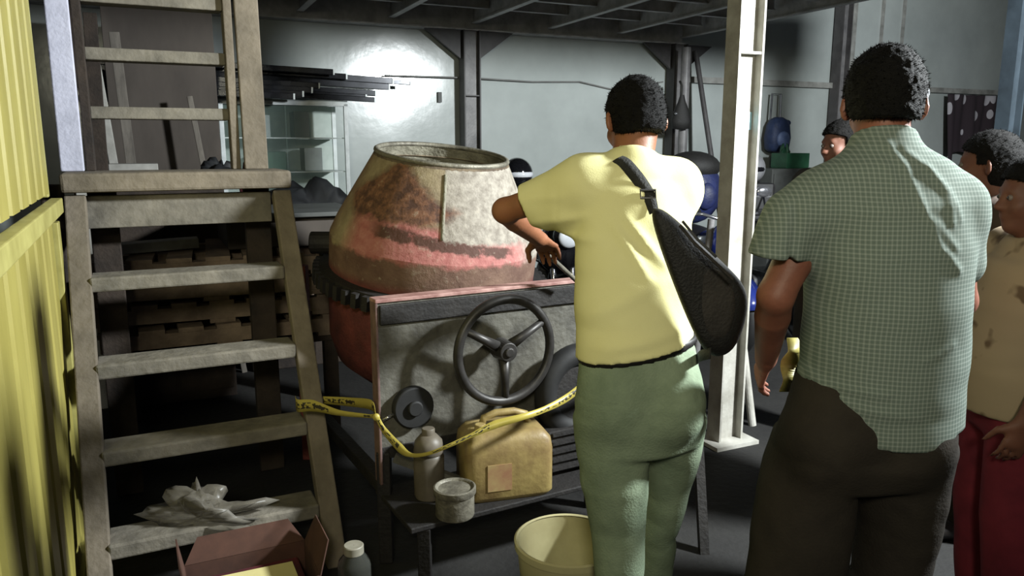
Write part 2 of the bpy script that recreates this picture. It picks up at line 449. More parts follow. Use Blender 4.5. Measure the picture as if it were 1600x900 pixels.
class MB:
    def __init__(s):
        s.v, s.f = [], []
    def add(s, vs, fs):
        k = len(s.v)
        s.v += [V(v) for v in vs]
        s.f += [tuple(i + k for i in f) for f in fs]
        return s
    def box(s, c, sx, sy, sz, ax=XV, ay=YV, az=ZV):
        """c centre, full sizes along three axes"""
        c, ax, ay, az = V(c), V(ax), V(ay), V(az)
        vs = [c + ax * (sx * .5 * i) + ay * (sy * .5 * j) + az * (sz * .5 * k) for k in (-1, 1) for j in (-1, 1) for i in (-1, 1)]
        fs = [(0, 2, 3, 1), (4, 5, 7, 6), (0, 1, 5, 4), (2, 6, 7, 3), (0, 4, 6, 2), (1, 3, 7, 5)]
        if ax.cross(ay).dot(az) < 0:
            fs = [f[::-1] for f in fs]
        return s.add(vs, fs)
    def beam(s, a, b, w, h, up=ZV):
        a, b = V(a), V(b)
        d = (b - a).normalized()
        side = d.cross(V(up))
        if side.length < 1e-4:
            side = d.cross(XV)
        side.normalize()
        u2 = side.cross(d).normalized()
        return s.box((a + b) / 2, (b - a).length, w, h, d, side, u2)
    def cyl(s, a, b, ra, rb=None, n=16, cap=True):
        a, b = V(a), V(b)
        rb = ra if rb is None else rb
        d = (b - a).normalized()
        x = d.orthogonal().normalized()
        y = d.cross(x)
        vs = []
        for c, r in ((a, ra), (b, rb)):
            for i in range(n):
                t = 2 * PI * i / n
                vs.append(c + x * (r * math.cos(t)) + y * (r * math.sin(t)))
        fs = [(i, (i + 1) % n, n + (i + 1) % n, n + i) for i in range(n)]
        if cap:
            fs += [tuple(range(n))[::-1], tuple(range(n, 2 * n))]
        return s.add(vs, fs)
    def tube(s, pts, r, n=10, closed=False):
        pts = [V(p) for p in pts]
        k = len(pts)
        vs, fs = [], []
        prev = None
        for i, p in enumerate(pts):
            if closed:
                d = (pts[(i + 1) % k] - pts[i - 1]).normalized()
            else:
                d = (pts[min(i + 1, k - 1)] - pts[max(i - 1, 0)]).normalized()
            x = d.orthogonal().normalized() if prev is None else (prev - d * prev.dot(d)).normalized()
            prev = x
            y = d.cross(x)
            rr = r[i] if isinstance(r, (list, tuple)) else r
            vs += [p + x * (rr * math.cos(2 * PI * j / n)) + y * (rr * math.sin(2 * PI * j / n)) for j in range(n)]
        for i in range(k if closed else k - 1):
            a, b = i * n, ((i + 1) % k) * n
            fs += [(a + j, a + (j + 1) % n, b + (j + 1) % n, b + j) for j in range(n)]
        if not closed:
            fs += [tuple(range(n))[::-1], tuple(range((k - 1) * n, k * n))]
        return s.add(vs, fs)
    def lathe(s, prof, org=(0, 0, 0), axis=ZV, xd=None, n=32):
        """prof: (r, h) pairs"""
        org, d = V(org), V(axis).normalized()
        x = (V(xd) - d * V(xd).dot(d)).normalized() if xd is not None else d.orthogonal().normalized()
        y = d.cross(x)
        vs, fs = [], []
        for r, h in prof:
            vs += [org + d * h + x * (r * math.cos(2 * PI * i / n)) + y * (r * math.sin(2 * PI * i / n)) for i in range(n)]
        for k in range(len(prof) - 1):
            a, b = k * n, (k + 1) * n
            fs += [(a + i, a + (i + 1) % n, b + (i + 1) % n, b + i) for i in range(n)]
        return s.add(vs, fs)
    def torus(s, c, axis, R, r, n=40, m=10):
        d = V(axis).normalized()
        x = d.orthogonal().normalized()
        y = d.cross(x)
        return s.tube([V(c) + x * (R * math.cos(2 * PI * i / n)) + y * (R * math.sin(2 * PI * i / n)) for i in range(n)], r, m, True)
    def prism(s, poly, ext):
        """poly: list of points (planar, ordered), ext: vector"""
        k = len(poly)
        vs = [V(p) for p in poly] + [V(p) + V(ext) for p in poly]
        fs = [tuple(range(k))[::-1], tuple(range(k, 2 * k))] + [(i, (i + 1) % k, k + (i + 1) % k, k + i) for i in range(k)]
        return s.add(vs, fs)
    def ball(s, c, rx, ry=None, rz=None, ax=XV, ay=YV, az=ZV, n=20, m=12):
        ry = rx if ry is None else ry
        rz = rx if rz is None else rz
        c = V(c)
        vs = [c - V(az) * rz]
        fs = []
        for j in range(1, m):
            t = PI * j / m - PI / 2
            for i in range(n):
                p = 2 * PI * i / n
                vs.append(c + V(ax) * (rx * math.cos(t) * math.cos(p)) + V(ay) * (ry * math.cos(t) * math.sin(p)) + V(az) * (rz * math.sin(t)))
        vs.append(c + V(az) * rz)
        for i in range(n):
            fs.append((0, 1 + (i + 1) % n, 1 + i))
            fs.append((len(vs) - 1, 1 + (m - 2) * n + i, 1 + (m - 2) * n + (i + 1) % n))
        for j in range(m - 2):
            a, b = 1 + j * n, 1 + (j + 1) * n
            fs += [(a + i, a + (i + 1) % n, b + (i + 1) % n, b + i) for i in range(n)]
        return s.add(vs, fs)
    def build(s, name, m, parent=None, smooth=False, bevel=0.0, sub=0, origin=None):
        return link_mesh(name, s.v, s.f, m, parent, smooth, None, bevel, sub, origin)

def smooth_by_angle(o, ang=40):
    me = o.data
    me.polygons.foreach_set('use_smooth', [True] * len(me.polygons))
    bm = bmesh.new()
    bm.from_mesh(me)
    bmesh.ops.recalc_face_normals(bm, faces=bm.faces)
    for e in bm.edges:
        if len(e.link_faces) == 2 and e.calc_face_angle() > math.radians(ang):
            e.smooth = False
    bm.to_mesh(me)
    bm.free()
    return o

def copy_tree(o, parent=None):
    c = o.copy()
    COL.objects.link(c)
    c.parent = parent
    for ch in list(o.children):
        copy_tree(ch, c)
    return c

# ================================================================== THE SETTING
def struct(name, mb, m, parent=None, **k):
    o = mb.build(name, m, parent, **k)
    if parent is None:
        o['kind'] = 'structure'
    return o

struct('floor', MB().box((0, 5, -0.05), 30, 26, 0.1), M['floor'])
struct('wall_back', MB().box(B(0.5, 0.1, 2.6), 16.0, 0.2, 5.4, WV, NV, ZV), M['wall'], origin=B(0.5, 0, 0))
struct('wall_right', MB().box(B(8.6, -5.0, 2.6), 0.2, 10.0, 5.4, WV, NV, ZV), M['wall_cold'])
struct('trim_1', MB().beam(B(2.3, -0.035, 2.21), B(8.4, -0.035, 2.21), 0.06, 0.06), M['girt'])
# faint vertical rib of the wall right of the mezzanine
for i, u in enumerate((4.75, 5.2, 5.55)):
    struct('trim_%d' % (i + 2), MB().beam(B(u, -0.012, 0), B(u, -0.012, 5.2), 0.03 + 0.03 * (i == 0), 0.03, NV), M['girt'])

# mezzanine: deck with separate joists, beams and columns
HZ = 2.54
ceil = struct('ceiling', MB().box(B(-2.85, -1.83, HZ + 0.27), 10.3, 3.75, 0.04, WV, NV, ZV), M['deck'])
def ibeam(a, b, h, w, t=0.012, up=ZV):
    a, b = V(a), V(b)
    mb = MB()
    mb.beam(a, b, t, h - 2 * t, up)
    d = (b - a).normalized()
    u2 = (V(up) - d * V(up).dot(d)).normalized()
    for s in (-1, 1):
        mb.beam(a + u2 * (s * (h - t) / 2), b + u2 * (s * (h - t) / 2), w, t, up)
    return mb
for v in (-0.08, -3.62):
    struct('edge_beam', ibeam(B(-8.0, v, HZ + 0.125), B(2.3, v, HZ + 0.125), 0.25, 0.14), M['joist'], ceil)
for k in range(14):
    u = 2.25 - 0.75 * k
    struct('cross_beam', ibeam(B(u, -0.16, HZ + 0.14), B(u, -3.54, HZ + 0.16), 0.17, 0.055), M['joist'], ceil)
for k in range(7):
    v = -0.5 - 0.48 * k
    struct('joist', ibeam(B(-7.9, v, HZ + 0.185), B(2.2, v, HZ + 0.185), 0.12, 0.045, 0.008), M['joist'], ceil)

def hcol(name, base, h, m, label, w=0.16, d=0.13, t=0.012, braces=None, group=None, dark=None):
    e = empty(name, base, label, 'column', group, None)
    b = V(base)
    MB().box(b + ZV * (h / 2), w - 2 * t, t, h, WV, NV, ZV).build('web', m, e)
    for s in (-1, 1):
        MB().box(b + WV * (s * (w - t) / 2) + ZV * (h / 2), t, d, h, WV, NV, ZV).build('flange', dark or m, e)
    MB().box(b + ZV * 0.01, w + 0.12, d + 0.12, 0.02, WV, NV, ZV).build('base_plate', m, e)
    return e

c1 = hcol('steel_column', B(-0.02, -0.10), HZ, M['column'], 'grey steel column against the white wall under the mezzanine, behind the drum', dark=M['column_dark'])
c2 = hcol('steel_column', B(2.24, -0.10), HZ, M['column'], 'grey steel column with two knee braces at the mezzanine corner by the wall', dark=M['column_dark'])
c3 = hcol('steel_column', B(4.5, -0.09), 5.0, M['column'], 'tall grey wall column right of the hanging blue trolley bag', w=0.14, dark=M['column_dark'])
for c, u in ((c1, -0.02), (c2, 2.24)):
    for s in (-1, 1):
        MB().prism([B(u + s * 0.09, -0.11, HZ), B(u + s * 0.42, -0.11, HZ), B(u + s * 0.09, -0.11, HZ - 0.24)][::s], NV * 0.03).build('knee_brace', M['column_dark'], c)
MB().box(B(-0.02, -0.13, 1.98), 0.13, 0.06, 0.01, WV, NV, ZV).build('stiffener', M['column_dark'], c1)
# near pillar: H section seen from its open side
pb = at(1152, 300, 3.9)
pb.z = 0
pillar = hcol('steel_pillar', pb, HZ, M['pillar'], 'white H-section steel pillar between the two men, lit bright on its web', w=0.155, d=0.10)
MB().box(pb + NV * -0.027 + ZV * 1.985, 0.13, 0.04, 0.012, WV, NV, ZV).build('stiffener', M['pillar'], pillar)
st = MB().box(pb + NV * -0.0075 + ZV * 1.665, 0.12, 0.002, 0.085, WV, NV, ZV).build('sticker', M['sticker'], pillar)
st['label'] = 'pale blue sticker'
pc = at(1590, 60, 4.9)
pc.z = 0
hcol('steel_pillar', pc, HZ + 0.3, M['column_blue'], 'dark blue-grey steel pillar at the right edge of the photo', w=0.12, d=0.09)

# ================================================================== THE STAIR LADDER
t26 = math.radians(26)
LW = V((math.cos(t26), math.sin(t26), 0))
LN = V((-math.sin(t26), math.cos(t26), 0))
LA = V((-1.352, 2.303, 0))
LWID = 0.78
lad = empty('wooden_stair_ladder', LA + LW * 0.39, 'tall grey wooden stair ladder with a landing and an upper flight, at left', 'ladder')
def lp(s, z, x):
    return LA + LW * x + LN * s + ZV * z
RUN, RISE = 0.78, 1.36
sdir = (LN * RUN + ZV * RISE).normalized()
snrm = LW.cross(sdir).normalized()          # outward normal of the flight (towards the camera side or away)
if snrm.y > 0:
    snrm = -snrm
for x in (0.004, LWID + 0.004):
    a = lp(0, 0, x) - snrm * 0.03
    b = lp(RUN, RISE, x) - snrm * 0.03
    MB().box((a + b) / 2, 0.075, 0.06, (b - a).length, LW, snrm, sdir).build('stile', M['wood'], lad, bevel=0.006)
for i, z in enumerate((0.185, 0.46, 0.735, 1.03)):
    f = z / RISE
    c = lp(RUN * f + 0.075, z, LWID / 2)
    MB().box(c, LWID - 0.068, 0.15, 0.055, LW, LN, ZV).build('tread', M['wood2'], lad, bevel=0.008)
# landing
MB().box(lp(RUN + 0.13, RISE + 0.045, LWID / 2), LWID + 0.08, 0.34, 0.075, LW, LN, ZV).build('landing', M['wood'], lad, bevel=0.012)
MB().box(lp(RUN + 0.07, RISE - 0.075, LWID / 2), LWID - 0.07, 0.03, 0.13, LW, LN, ZV).build('riser_board', M['wood2'], lad, bevel=0.004)
for x in (0.09, LWID - 0.07):
    MB().box(lp(RUN + 0.25, (RISE + 0.01) / 2, x), 0.11, 0.05, RISE, LW, LN, ZV).build('rear_post', M['wood_dark'], lad, bevel=0.005)
# upper flight, nearly upright
US = RUN + 0.20
UT = 1.03
for x, m, nm in ((-0.005, M['wood_pale'], 'left'), (LWID - 0.068, M['wood'], 'right')):
    a = lp(US, RISE + 0.083, x)
    b = a + ZV * UT + LN * 0.05
    o = MB().box((a + b) / 2, 0.10 if nm == 'right' else 0.085, 0.035, (b - a).length, LW, LN, (b - a).normalized()).build('upper_stile', m, lad, bevel=0.005)
    if nm == 'left':
        o['label'] = 'bluish white stile'
a = lp(US + 0.06, RISE + 0.083, LWID - 0.148)
MB().box(a + ZV * UT / 2, 0.035, 0.09, UT, LW, LN, ZV).build('tread_cleat', M['wood'], lad, bevel=0.004)
a = lp(US + 0.06, RISE + 0.083, 0.06)
MB().box(a + ZV * UT / 2, 0.035, 0.09, UT, LW, LN, ZV).build('tread_cleat', M['wood_dark'], lad, bevel=0.004)  # darker than the right cleat: shade at the tread ends put in colour
for z in (1.68, 1.915, 2.14, 2.38):
    MB().box(lp(US + 0.09, z, LWID / 2 - 0.045), LWID - 0.24, 0.10, 0.05, LW, LN, ZV).build('upper_tread', M['wood2'], lad, bevel=0.005)

# crumpled plastic film on the lowest tread
def blob(name, c, rx, ry, rz, m, seed=0, amp=0.3, n=26, k=16, flat=True, **tagk):
    rnd = random.Random(seed)
    ph = [(rnd.uniform(1, 6), rnd.uniform(0, 6), rnd.uniform(1, 6), rnd.uniform(0, 6)) for _ in range(6)]
    mb = MB().ball((0, 0, 0), 1, 1, 1, n=n, m=k)
    vs = []
    for v in mb.v:
        d = v.normalized()
        t = math.atan2(d.y, d.x)
        s = sum(math.sin(a * t + b + c_ * d.z * 2 + e) for a, b, c_, e in [(round(p[0]), p[1], p[2], p[3]) for p in ph]) / 6
        r = 1 + amp * s * 1.6
        q = V((d.x * rx * r, d.y * ry * r, d.z * rz * r))
        if flat and q.z < 0:
            q.z *= 0.12
        vs.append(V(c) + q)
    o = link_mesh(name, vs, mb.f, m, None, True)
    return tag(o, **tagk)
blob('plastic_film', lp(RUN * 0.185 / RISE + 0.085, 0.215, 0.33), 0.15, 0.055, 0.10, M['film'], 3, 0.9,
     label='crumpled clear plastic film lying on the lowest tread of the ladder', cat='plastic film')

# ================================================================== YELLOW SHEET WALL AT LEFT
ye = V((-1.712, 2.88, 0))          # far lower corner
yw = empty('yellow_sheet_gate', ye, 'yellow ribbed metal gate leaf along the left edge', 'gate')
yd = -LN                            # towards the camera
yn = LW                             # faces right
YL = 1.7
def ybox(mb, s0, s1, z0, z1, off, th):
    return mb.box(ye + yd * ((s0 + s1) / 2) + yn * off + ZV * ((z0 + z1) / 2), s1 - s0, th, z1 - z0, yd, yn, ZV)
def ribbed(z0, z1):
    mb = MB()
    prof = []
    s = 0.09
    while s < YL:
        prof += [(s, 0), (s + 0.12, 0), (s + 0.135, -0.016), (s + 0.175, -0.016), (s + 0.19, 0)]
        s += 0.21
    vs, fs = [], []
    for s, o in prof:
        for z in (z0, z1):
            vs.append(ye + yd * s + yn * o + ZV * z)
    for i in range(len(prof) - 1):
        fs.append((2 * i, 2 * i + 2, 2 * i + 3, 2 * i + 1))
    return mb.add(vs, fs)
for z0, z1 in ((1.375, 2.6), (0.06, 1.29)):
    o = ribbed(z0, z1).build('sheet', M['yellow'], yw)
    sm = o.modifiers.new('thick', 'SOLIDIFY')
    sm.thickness = 0.004
ybox(MB(), 0.0, YL, 1.30, 1.355, 0.02, 0.04).build('middle_rail', M['yellow_pale'], yw, bevel=0.004)
ybox(MB(), 0.0, YL, 2.56, 2.64, 0.03, 0.05).build('top_rail', M['yellow_pale'], yw, bevel=0.004)
ybox(MB(), 0.0, YL, 0.02, 0.08, 0.008, 0.03).build('bottom_rail', M['yellow_pale'], yw, bevel=0.004)
ybox(MB(), 0.0, 0.08, 0.02, 1.27, 0.008, 0.03).build('end_stile', M['yellow_pale'], yw, bevel=0.004)
ybox(MB(), 0.0, 0.05, 1.36, 2.6, -0.02, 0.04).build('end_stile', M['yellow_pale'], yw, bevel=0.004)
# dark plank end standing between gate and ladder
pk = MB()
a0, b0 = at(82, 300, 3.02), at(112, 640, 2.78)
b0.z = 0.02
b0 = V((a0.x - 0.0, a0.y - 0.06, 0.0))
pk.beam(b0, a0 + ZV * 0.03, 0.08, 0.04, LN)
tag(pk.build('dark_plank', M['wood_dark'], bevel=0.01), 'dark brown plank standing upright between the yellow gate and the ladder', 'plank')

# ================================================================== THINGS BEHIND THE LADDER
u0, u1 = upx(186, -0.95), upx(352, -0.95)  # dark sheet set where the back wall lies in shadow
tag(MB().box(B((u0 + u1) / 2, -0.95, 1.22), u1 - u0, 0.03, 2.44, WV, NV, ZV).build('wall_shade_sheet', M['dark_board'], bevel=0.004),
    'dark sheet in place of the shaded back wall, behind the upper flight of the ladder', 'board')
def plank(px0, y0, px1, y1, v, w, m, label, depth=0.03):
    ua, ub = upx(px0, v), upx(px1, v)
    top = B(ua, v + 0.05)
    Yt = top.y
    pt = at(px0, y0, Yt)
    pbm = at(px1, y1, B(ub, v).y)
    d = (pbm - pt)
    if abs(d.z) > 1e-3:
        foot = pt + d * (pt.z / -d.z)
    tag(MB().beam(foot, pt, w, depth, NV).build('plank', m, bevel=0.004), label, 'plank', 'planks leaning behind the ladder')
plank(106, 8, 122, 280, -1.36, 0.05, M['wood_dark'], 'narrow dark plank leaning nearest the left stile behind the ladder')
plank(140, 20, 160, 280, -1.31, 0.075, M['wood_dark'], 'broad dark plank leaning behind the left of the ladder')
plank(150, 100, 182, 280, -1.26, 0.05, M['plank_white'], 'whitish plank leaning behind the left of the ladder')
plank(178, 50, 208, 280, -1.21, 0.06, M['plank_grey'], 'grey plank leaning in front of the dark upright sheet')
plank(296, 150, 322, 280, -1.20, 0.035, M['plank_grey'], 'thin grey lath leaning on the right of the dark upright sheet', 0.02)
# dark cupboard with things on it
ua, ub = upx(158, -1.75), upx(352, -1.75)
cz = 1.30
cp = empty('dark_cupboard', B((ua + ub) / 2, -1.6), 'low dark wooden cupboard behind the ladder', 'cupboard')
MB().box(B((ua + ub) / 2, -1.62, cz / 2), ub - ua, 0.32, cz, WV, NV, ZV).build('carcass', M['wood_dark'], cp, bevel=0.006)
for s in (0.25, 0.75):
    d = MB().box(B(ua + (ub - ua) * s, -1.787, cz / 2), (ub - ua) * 0.46, 0.014, cz - 0.12, WV, NV, ZV).build('door', M['wood_dark'], cp, bevel=0.004)
    MB().box(B(ua + (ub - ua) * (0.5 + (s - 0.5) * 0.3), -1.803, cz * 0.6), 0.015, 0.02, 0.1, WV, NV, ZV).build('handle', M['moto_metal'], d)
um = upx(216, -1.6)
bx = empty('white_carton', B(um, -1.6, cz), 'small whitish carton with dark markings on the dark cupboard', 'box')
MB().box(B(um, -1.6, cz + 0.07), 0.26, 0.18, 0.14, WV, NV, ZV).build('body', M['plank_white'], bx, bevel=0.004)
MB().box(B(um + 0.01, -1.692, cz + 0.05), 0.20, 0.004, 0.06, WV, NV, ZV).build('dark_print', M['tarp'], bx)
blob('dark_bag', B(upx(352, -1.6), -1.6, cz), 0.13, 0.12, 0.13, M['tarp'], 5, 0.35, label='dark crumpled bag at the right end of the dark cupboard', cat='bag')
tag(MB().box(B(upx(140, -1.62), -1.62, 0.65), 0.10, 0.2, 1.3, WV, NV, ZV).build('white_board', M['plank_white'], bevel=0.004), 'whitish board standing left of the dark cupboard', 'board')

# pallets in a stack
pal_c = at(345, 400, 4.15)
pal_c.z = 0
def make_pallet():
    e = empty('wooden_pallet', (0, 0, 0))
    for j in (-1, 0, 1):
        MB().box((0, j * 0.36, 0.055), 1.15, 0.07, 0.07).build('bearer', M['pallet'], e)
    for i in range(7):
        MB().box((-0.525 + 0.175 * i, 0, 0.101), 0.115, 0.80, 0.022).build('deck_board', M['pallet'], e)
    for i in (-1, 0, 1):
        MB().box((0.5 * i, 0, 0.010), 0.12, 0.80, 0.02).build('bottom_board', M['pallet'], e)
    return e
proto = make_pallet()
words = ['bottom pallet of the stack', 'second pallet from the bottom', 'second pallet from the top', 'topmost pallet of the stack']
PB = 0.56
for i in range(4):
    o = proto if i == 0 else copy_tree(proto)
    o.location = pal_c + V((random.uniform(-.04, .04), random.uniform(-.04, .04), PB + i * 0.1135))
    o.rotation_euler.z = TH + random.uniform(-0.08, 0.08)
    tag(o, 'worn wooden pallet behind the ladder, ' + words[i], 'pallet', 'stacked wooden pallets behind the ladder')
pbx = empty('dark_bench', pal_c, 'low dark bench under the stacked pallets behind the ladder', 'bench')
MB().box(pal_c + ZV * (PB - 0.02), 1.1, 0.75, 0.04, WV, NV, ZV).build('bench_top', M['wood_dark'], pbx, bevel=0.004)
for a_ in (-1, 1):
    for b_ in (-1, 1):
        MB().box(pal_c + WV * (a_ * 0.5) + NV * (b_ * 0.32) + ZV * ((PB - 0.04) / 2), 0.07, 0.07, PB - 0.04, WV, NV, ZV).build('leg', M['wood_dark'], pbx)
PT = PB + 4 * 0.1135
tag(MB().box(pal_c + WV * 0.33 + NV * 0.08 + ZV * (PT + 0.08), 0.62, 0.6, 0.16, WV, NV, ZV).build('dark_crate', M['dark_board'], bevel=0.01), 'dark box on the pallets just right of the ladder, with a grey board on top', 'box')
tag(MB().box(pal_c + WV * 0.36 + NV * 0.05 + ZV * (PT + 0.172), 0.72, 0.66, 0.024, WV, NV, ZV).build('grey_board', M['cupboard'], bevel=0.004), 'flat grey board lying on the dark box beside the drum', 'board')
tag(MB().box(pal_c + WV * -0.30 + NV * -0.1 + ZV * (PT + 0.03), 0.4, 0.12, 0.05, WV * 0.95 + NV * 0.3, NV, ZV).build('timber_offcut', M['plank_white'], bevel=0.004), 'pale timber offcut lying on the pallets behind the ladder', 'timber')

# display case
VF = -0.56
cu1 = upx(549, VF)
cu0 = cu1 - 0.95
CZ0, CZ1 = 1.10, 1.86
case = empty('glass_display_case', B((cu0 + cu1) / 2, VF + 0.22), 'aluminium framed glass display case against the back wall', 'display case')
cm = (cu0 + cu1) / 2
MB().box(B(cm, VF + 0.23, (CZ0 - 0.02) / 2), 0.95, 0.42, CZ0 - 0.02, WV, NV, ZV).build('base_cabinet', M['case_panel'], case, bevel=0.004)
for u in (cu0 + 0.015, cu1 - 0.015):
    for v in (VF, VF + 0.44):
        MB().beam(B(u, v, 0), B(u, v, CZ1), 0.03, 0.03, NV).build('post', M['alu'], case)
for z in (CZ0, CZ1):
    MB().box(B(cm, VF, z), 0.95, 0.03, 0.03, WV, NV, ZV).build('front_rail', M['alu'], case)
for z in (1.34, 1.60):
    o = MB().box(B(cm, VF + 0.2, z), 0.89, 0.36, 0.008, WV, NV, ZV).build('shelf', M['alu'], case)
MB().box(B(cm, VF + 0.44, (CZ0 + CZ1) / 2), 0.92, 0.01, CZ1 - CZ0, WV, NV, ZV).build('back_panel', M['case_back'], case)
MB().box(B(cm, VF + 0.22, CZ1 + 0.018), 0.95, 0.46, 0.012, WV, NV, ZV).build('top_panel', M['case_panel'], case)
for s in (-1, 1):
    MB().box(B(cm + s * 0.225, VF - 0.004 - 0.006 * s, (CZ0 + CZ1) / 2), 0.46, 0.005, CZ1 - CZ0 - 0.04, WV, NV, ZV).build('sliding_pane', M['glass'], case)
MB().box(B(cu1 - 0.18, VF - 0.008, 0.98), 0.05, 0.01, 0.05, WV, NV, ZV).build('lock', M['moto_metal'], case)
# things in the case
for i, (du, z, w, h, m, lb) in enumerate(((0.30, 1.605, 0.16, 0.17, 'case_panel', 'pale carton on the top shelf of the display case'),
                                   (0.62, 1.605, 0.12, 0.20, 'cupboard', 'grey carton on the top shelf of the display case'),
                                   (0.40, 1.345, 0.18, 0.15, 'green', 'greenish carton on the middle shelf of the display case'),
                                   (0.70, 1.345, 0.14, 0.18, 'case_panel', 'pale carton on the middle shelf of the display case'))):
    tag(MB().box(B(cu0 + du, VF + 0.25, z + h / 2), w, 0.2, h, WV, NV, ZV).build('carton', M[m], bevel=0.004), lb, 'box', 'cartons in the display case')
blob('tarpaulin_heap', B(cu1 - 0.45, VF - 0.5, 0.93), 0.42, 0.22, 0.33, M['tarp'], 11, 0.25, label='dark tarpaulin heap in front of the glass display case', cat='tarpaulin')
tag(MB().box(B(cu1 - 0.45, VF - 0.5, 0.465), 0.9, 0.5, 0.93, WV, NV, ZV).build('wooden_chest', M['wood_dark'], bevel=0.01), 'dark wooden chest under the tarpaulin heap', 'chest')
blob('maroon_cloth', B(cu1 - 0.80, VF - 0.62, 0.93 ), 0.10, 0.10, 0.47, M['cloth_red'], 12, 0.3, label='maroon cloth bundle between the ladder and the tarpaulin heap', cat='cloth')

# black steel bars on the case
bars = [  # right end px, right end y, length, dv start, size
    (640, 130, 2.0, 0.30, 0.03), (612, 127, 2.2, 0.24, 0.045), (606, 136, 2.1, 0.16, 0.045), (585, 146, 2.0, 0.08, 0.04), (570, 152, 1.9, 0.0, 0.04),
    (584, 156, 1.9, -0.08, 0.035), (497, 134, 1.6, -0.14, 0.04), (486, 141, 1.6, -0.20, 0.04), (472, 147, 1.5, -0.26, 0.04), (458, 151, 1.5, -0.32, 0.04), (520, 113, 1.7, 0.10, 0.04), (540, 120, 1.7, 0.20, 0.04)]
names = ['longest thin black steel bar, reaching furthest right over the display case', 'black steel bar second longest, in the upper layer over the display case', 'black steel bar in the middle layer with a bent end near the bright wall patch',
         'black steel bar in the lower layer ending left of the bright wall patch', 'short black steel bar low in the stack over the display case', 'lowest black steel bar lying right on the display case',
         'black steel bar with a pale end, fourth from the front of the stack', 'black steel bar with a pale end, third from the front of the stack', 'black steel bar with a pale end, second from the front of the stack', 'frontmost black steel bar with a pale open end',
         'topmost black steel bar of the stack at left', 'second topmost black steel bar of the stack']
for i, (ex, ey, ln, dv, sz) in enumerate(bars):
    v = VF + 0.05 + dv * 0.95
    e1 = at(ex, ey, B(upx(ex, v), v).y)
    dirv = (WV + NV * (-0.04 if i < 6 else -0.10) + ZV * (-0.035)).normalized()
    e0 = e1 - dirv * ln
    o = empty('steel_bar', (e0 + e1) / 2, names[i], 'bar', 'black steel bars stacked over the display case')
    MB().beam(e0, e1, sz * 1.3, sz * 1.1).build('tube', M['black_steel'], o, bevel=0.004)
    MB().beam(e1, e1 + dirv * 0.012, sz * 1.25, sz * 1.04).build('end_cap', M['alu'], o)

# cable along the wall
cpts = [at(600, 118, B(upx(600, -0.02), -0.02).y), at(735, 122, B(upx(735, -0.03), -0.03).y), at(830, 128, B(upx(830, -0.02), -0.02).y), at(905, 128, B(upx(905, -0.02), -0.02).y), at(960, 141, B(upx(960, -0.02), -0.02).y), at(1035, 128, B(upx(1035, -0.02), -0.02).y)]
tag(MB().tube([p - NV * 0.012 for p in cpts], 0.007, 6).build('wall_cable', M['cord']), 'thin grey cable strung along the white back wall', 'cable')
tag(MB().box(at(687, 152, B(upx(687, -0.01), -0.01).y), 0.035, 0.02, 0.09, WV, NV, ZV).build('switch_plate', M['cupboard']), 'small grey switch plate on the wall left of the column', 'switch')

# ================================================================== CONCRETE MIXER
th_m = math.radians(29)
MW = V((math.cos(th_m), math.sin(th_m), 0))
MN = V((-math.sin(th_m), math.cos(th_m), 0))
belt = at(680, 369, 3.42)
axis = V((math.tan(math.radians(6.5)), -math.tan(math.radians(7)), 1)).normalized()
mix = empty('concrete_mixer', (belt.x, belt.y, 0), 'old tilting concrete mixer with a cone drum, red paint and cement crust', 'concrete mixer')
R0, R1, HC = 0.457, 0.283, 0.362
def drum_part(name, prof, m, n=64):
    d = axis
    x = (V((0, -1, 0)) - d * V((0, -1, 0)).dot(d)).normalized()
    y = d.cross(x)
    vs, fs, uv = [], [], []
    for r, h in prof:
        for i in range(n + 1):
            a = -PI + 2 * PI * i / n
            vs.append(belt + d * h + x * (r * math.cos(a)) + y * (r * math.sin(a)))
            uv.append((a / (2 * PI), h))
    for k in range(len(prof) - 1):
        a, b = k * (n + 1), (k + 1) * (n + 1)
        fs += [(a + i, a + i + 1, b + i + 1, b + i) for i in range(n)]
    return link_mesh(name, vs, fs, m, mix, True, uv)
cone_prof = [(R0, 0.0), (R0 - 0.006, 0.014)] + [(R0 + (R1 - R0) * t, 0.014 + (HC - 0.014) * t) for t in (0.15, 0.3, 0.45, 0.6, 0.75, 0.9, 1.0)]
drum_part('drum_cone', cone_prof, M['drum'])
drum_part('drum_barrel', [(0.05, -0.66), (0.30, -0.64), (0.40, -0.56), (0.438, -0.46), (0.45, -0.30), (0.455, -0.15), (0.458, -0.02), (0.457, 0.0)], M['drum'])
drum_part('drum_inside', [(R1 - 0.012, HC + 0.004), (R1 + 0.03, HC - 0.1), (R0 - 0.03, 0.0), (R0 - 0.03, -0.35), (0.02, -0.5)], M['drum_in'])
rim = MB()
rim.torus(belt + axis * HC, axis, R1 - 0.002, 0.011, 56, 8)
rim.build('rim', M['tin'], mix, smooth=True)
MB().lathe([(R1 + 0.004, HC - 0.055), (R1 + 0.018, HC - 0.05), (R1 + 0.006, HC - 0.008), (R1 - 0.004, HC - 0.008)], belt, axis, None, 56).build('rim_band', M['rim_dirt'], mix, smooth=True)
# welded seam on the cone, facing the camera
d = axis
x0 = (V((0, -1, 0)) - d * d.dot(V((0, -1, 0)))).normalized()
y0 = d.cross(x0)
ang = 0.155
rad = x0 * math.cos(ang) + y0 * math.sin(ang)
o = MB().tube([belt + d * (0.014 + (HC - 0.014) * t) + rad * (R0 + (R1 - R0) * t + 0.001) for t in (0.22, 0.4, 0.6, 0.8, 0.9)], 0.007, 8).build('weld_seam', M['drum_in'], mix, smooth=True)
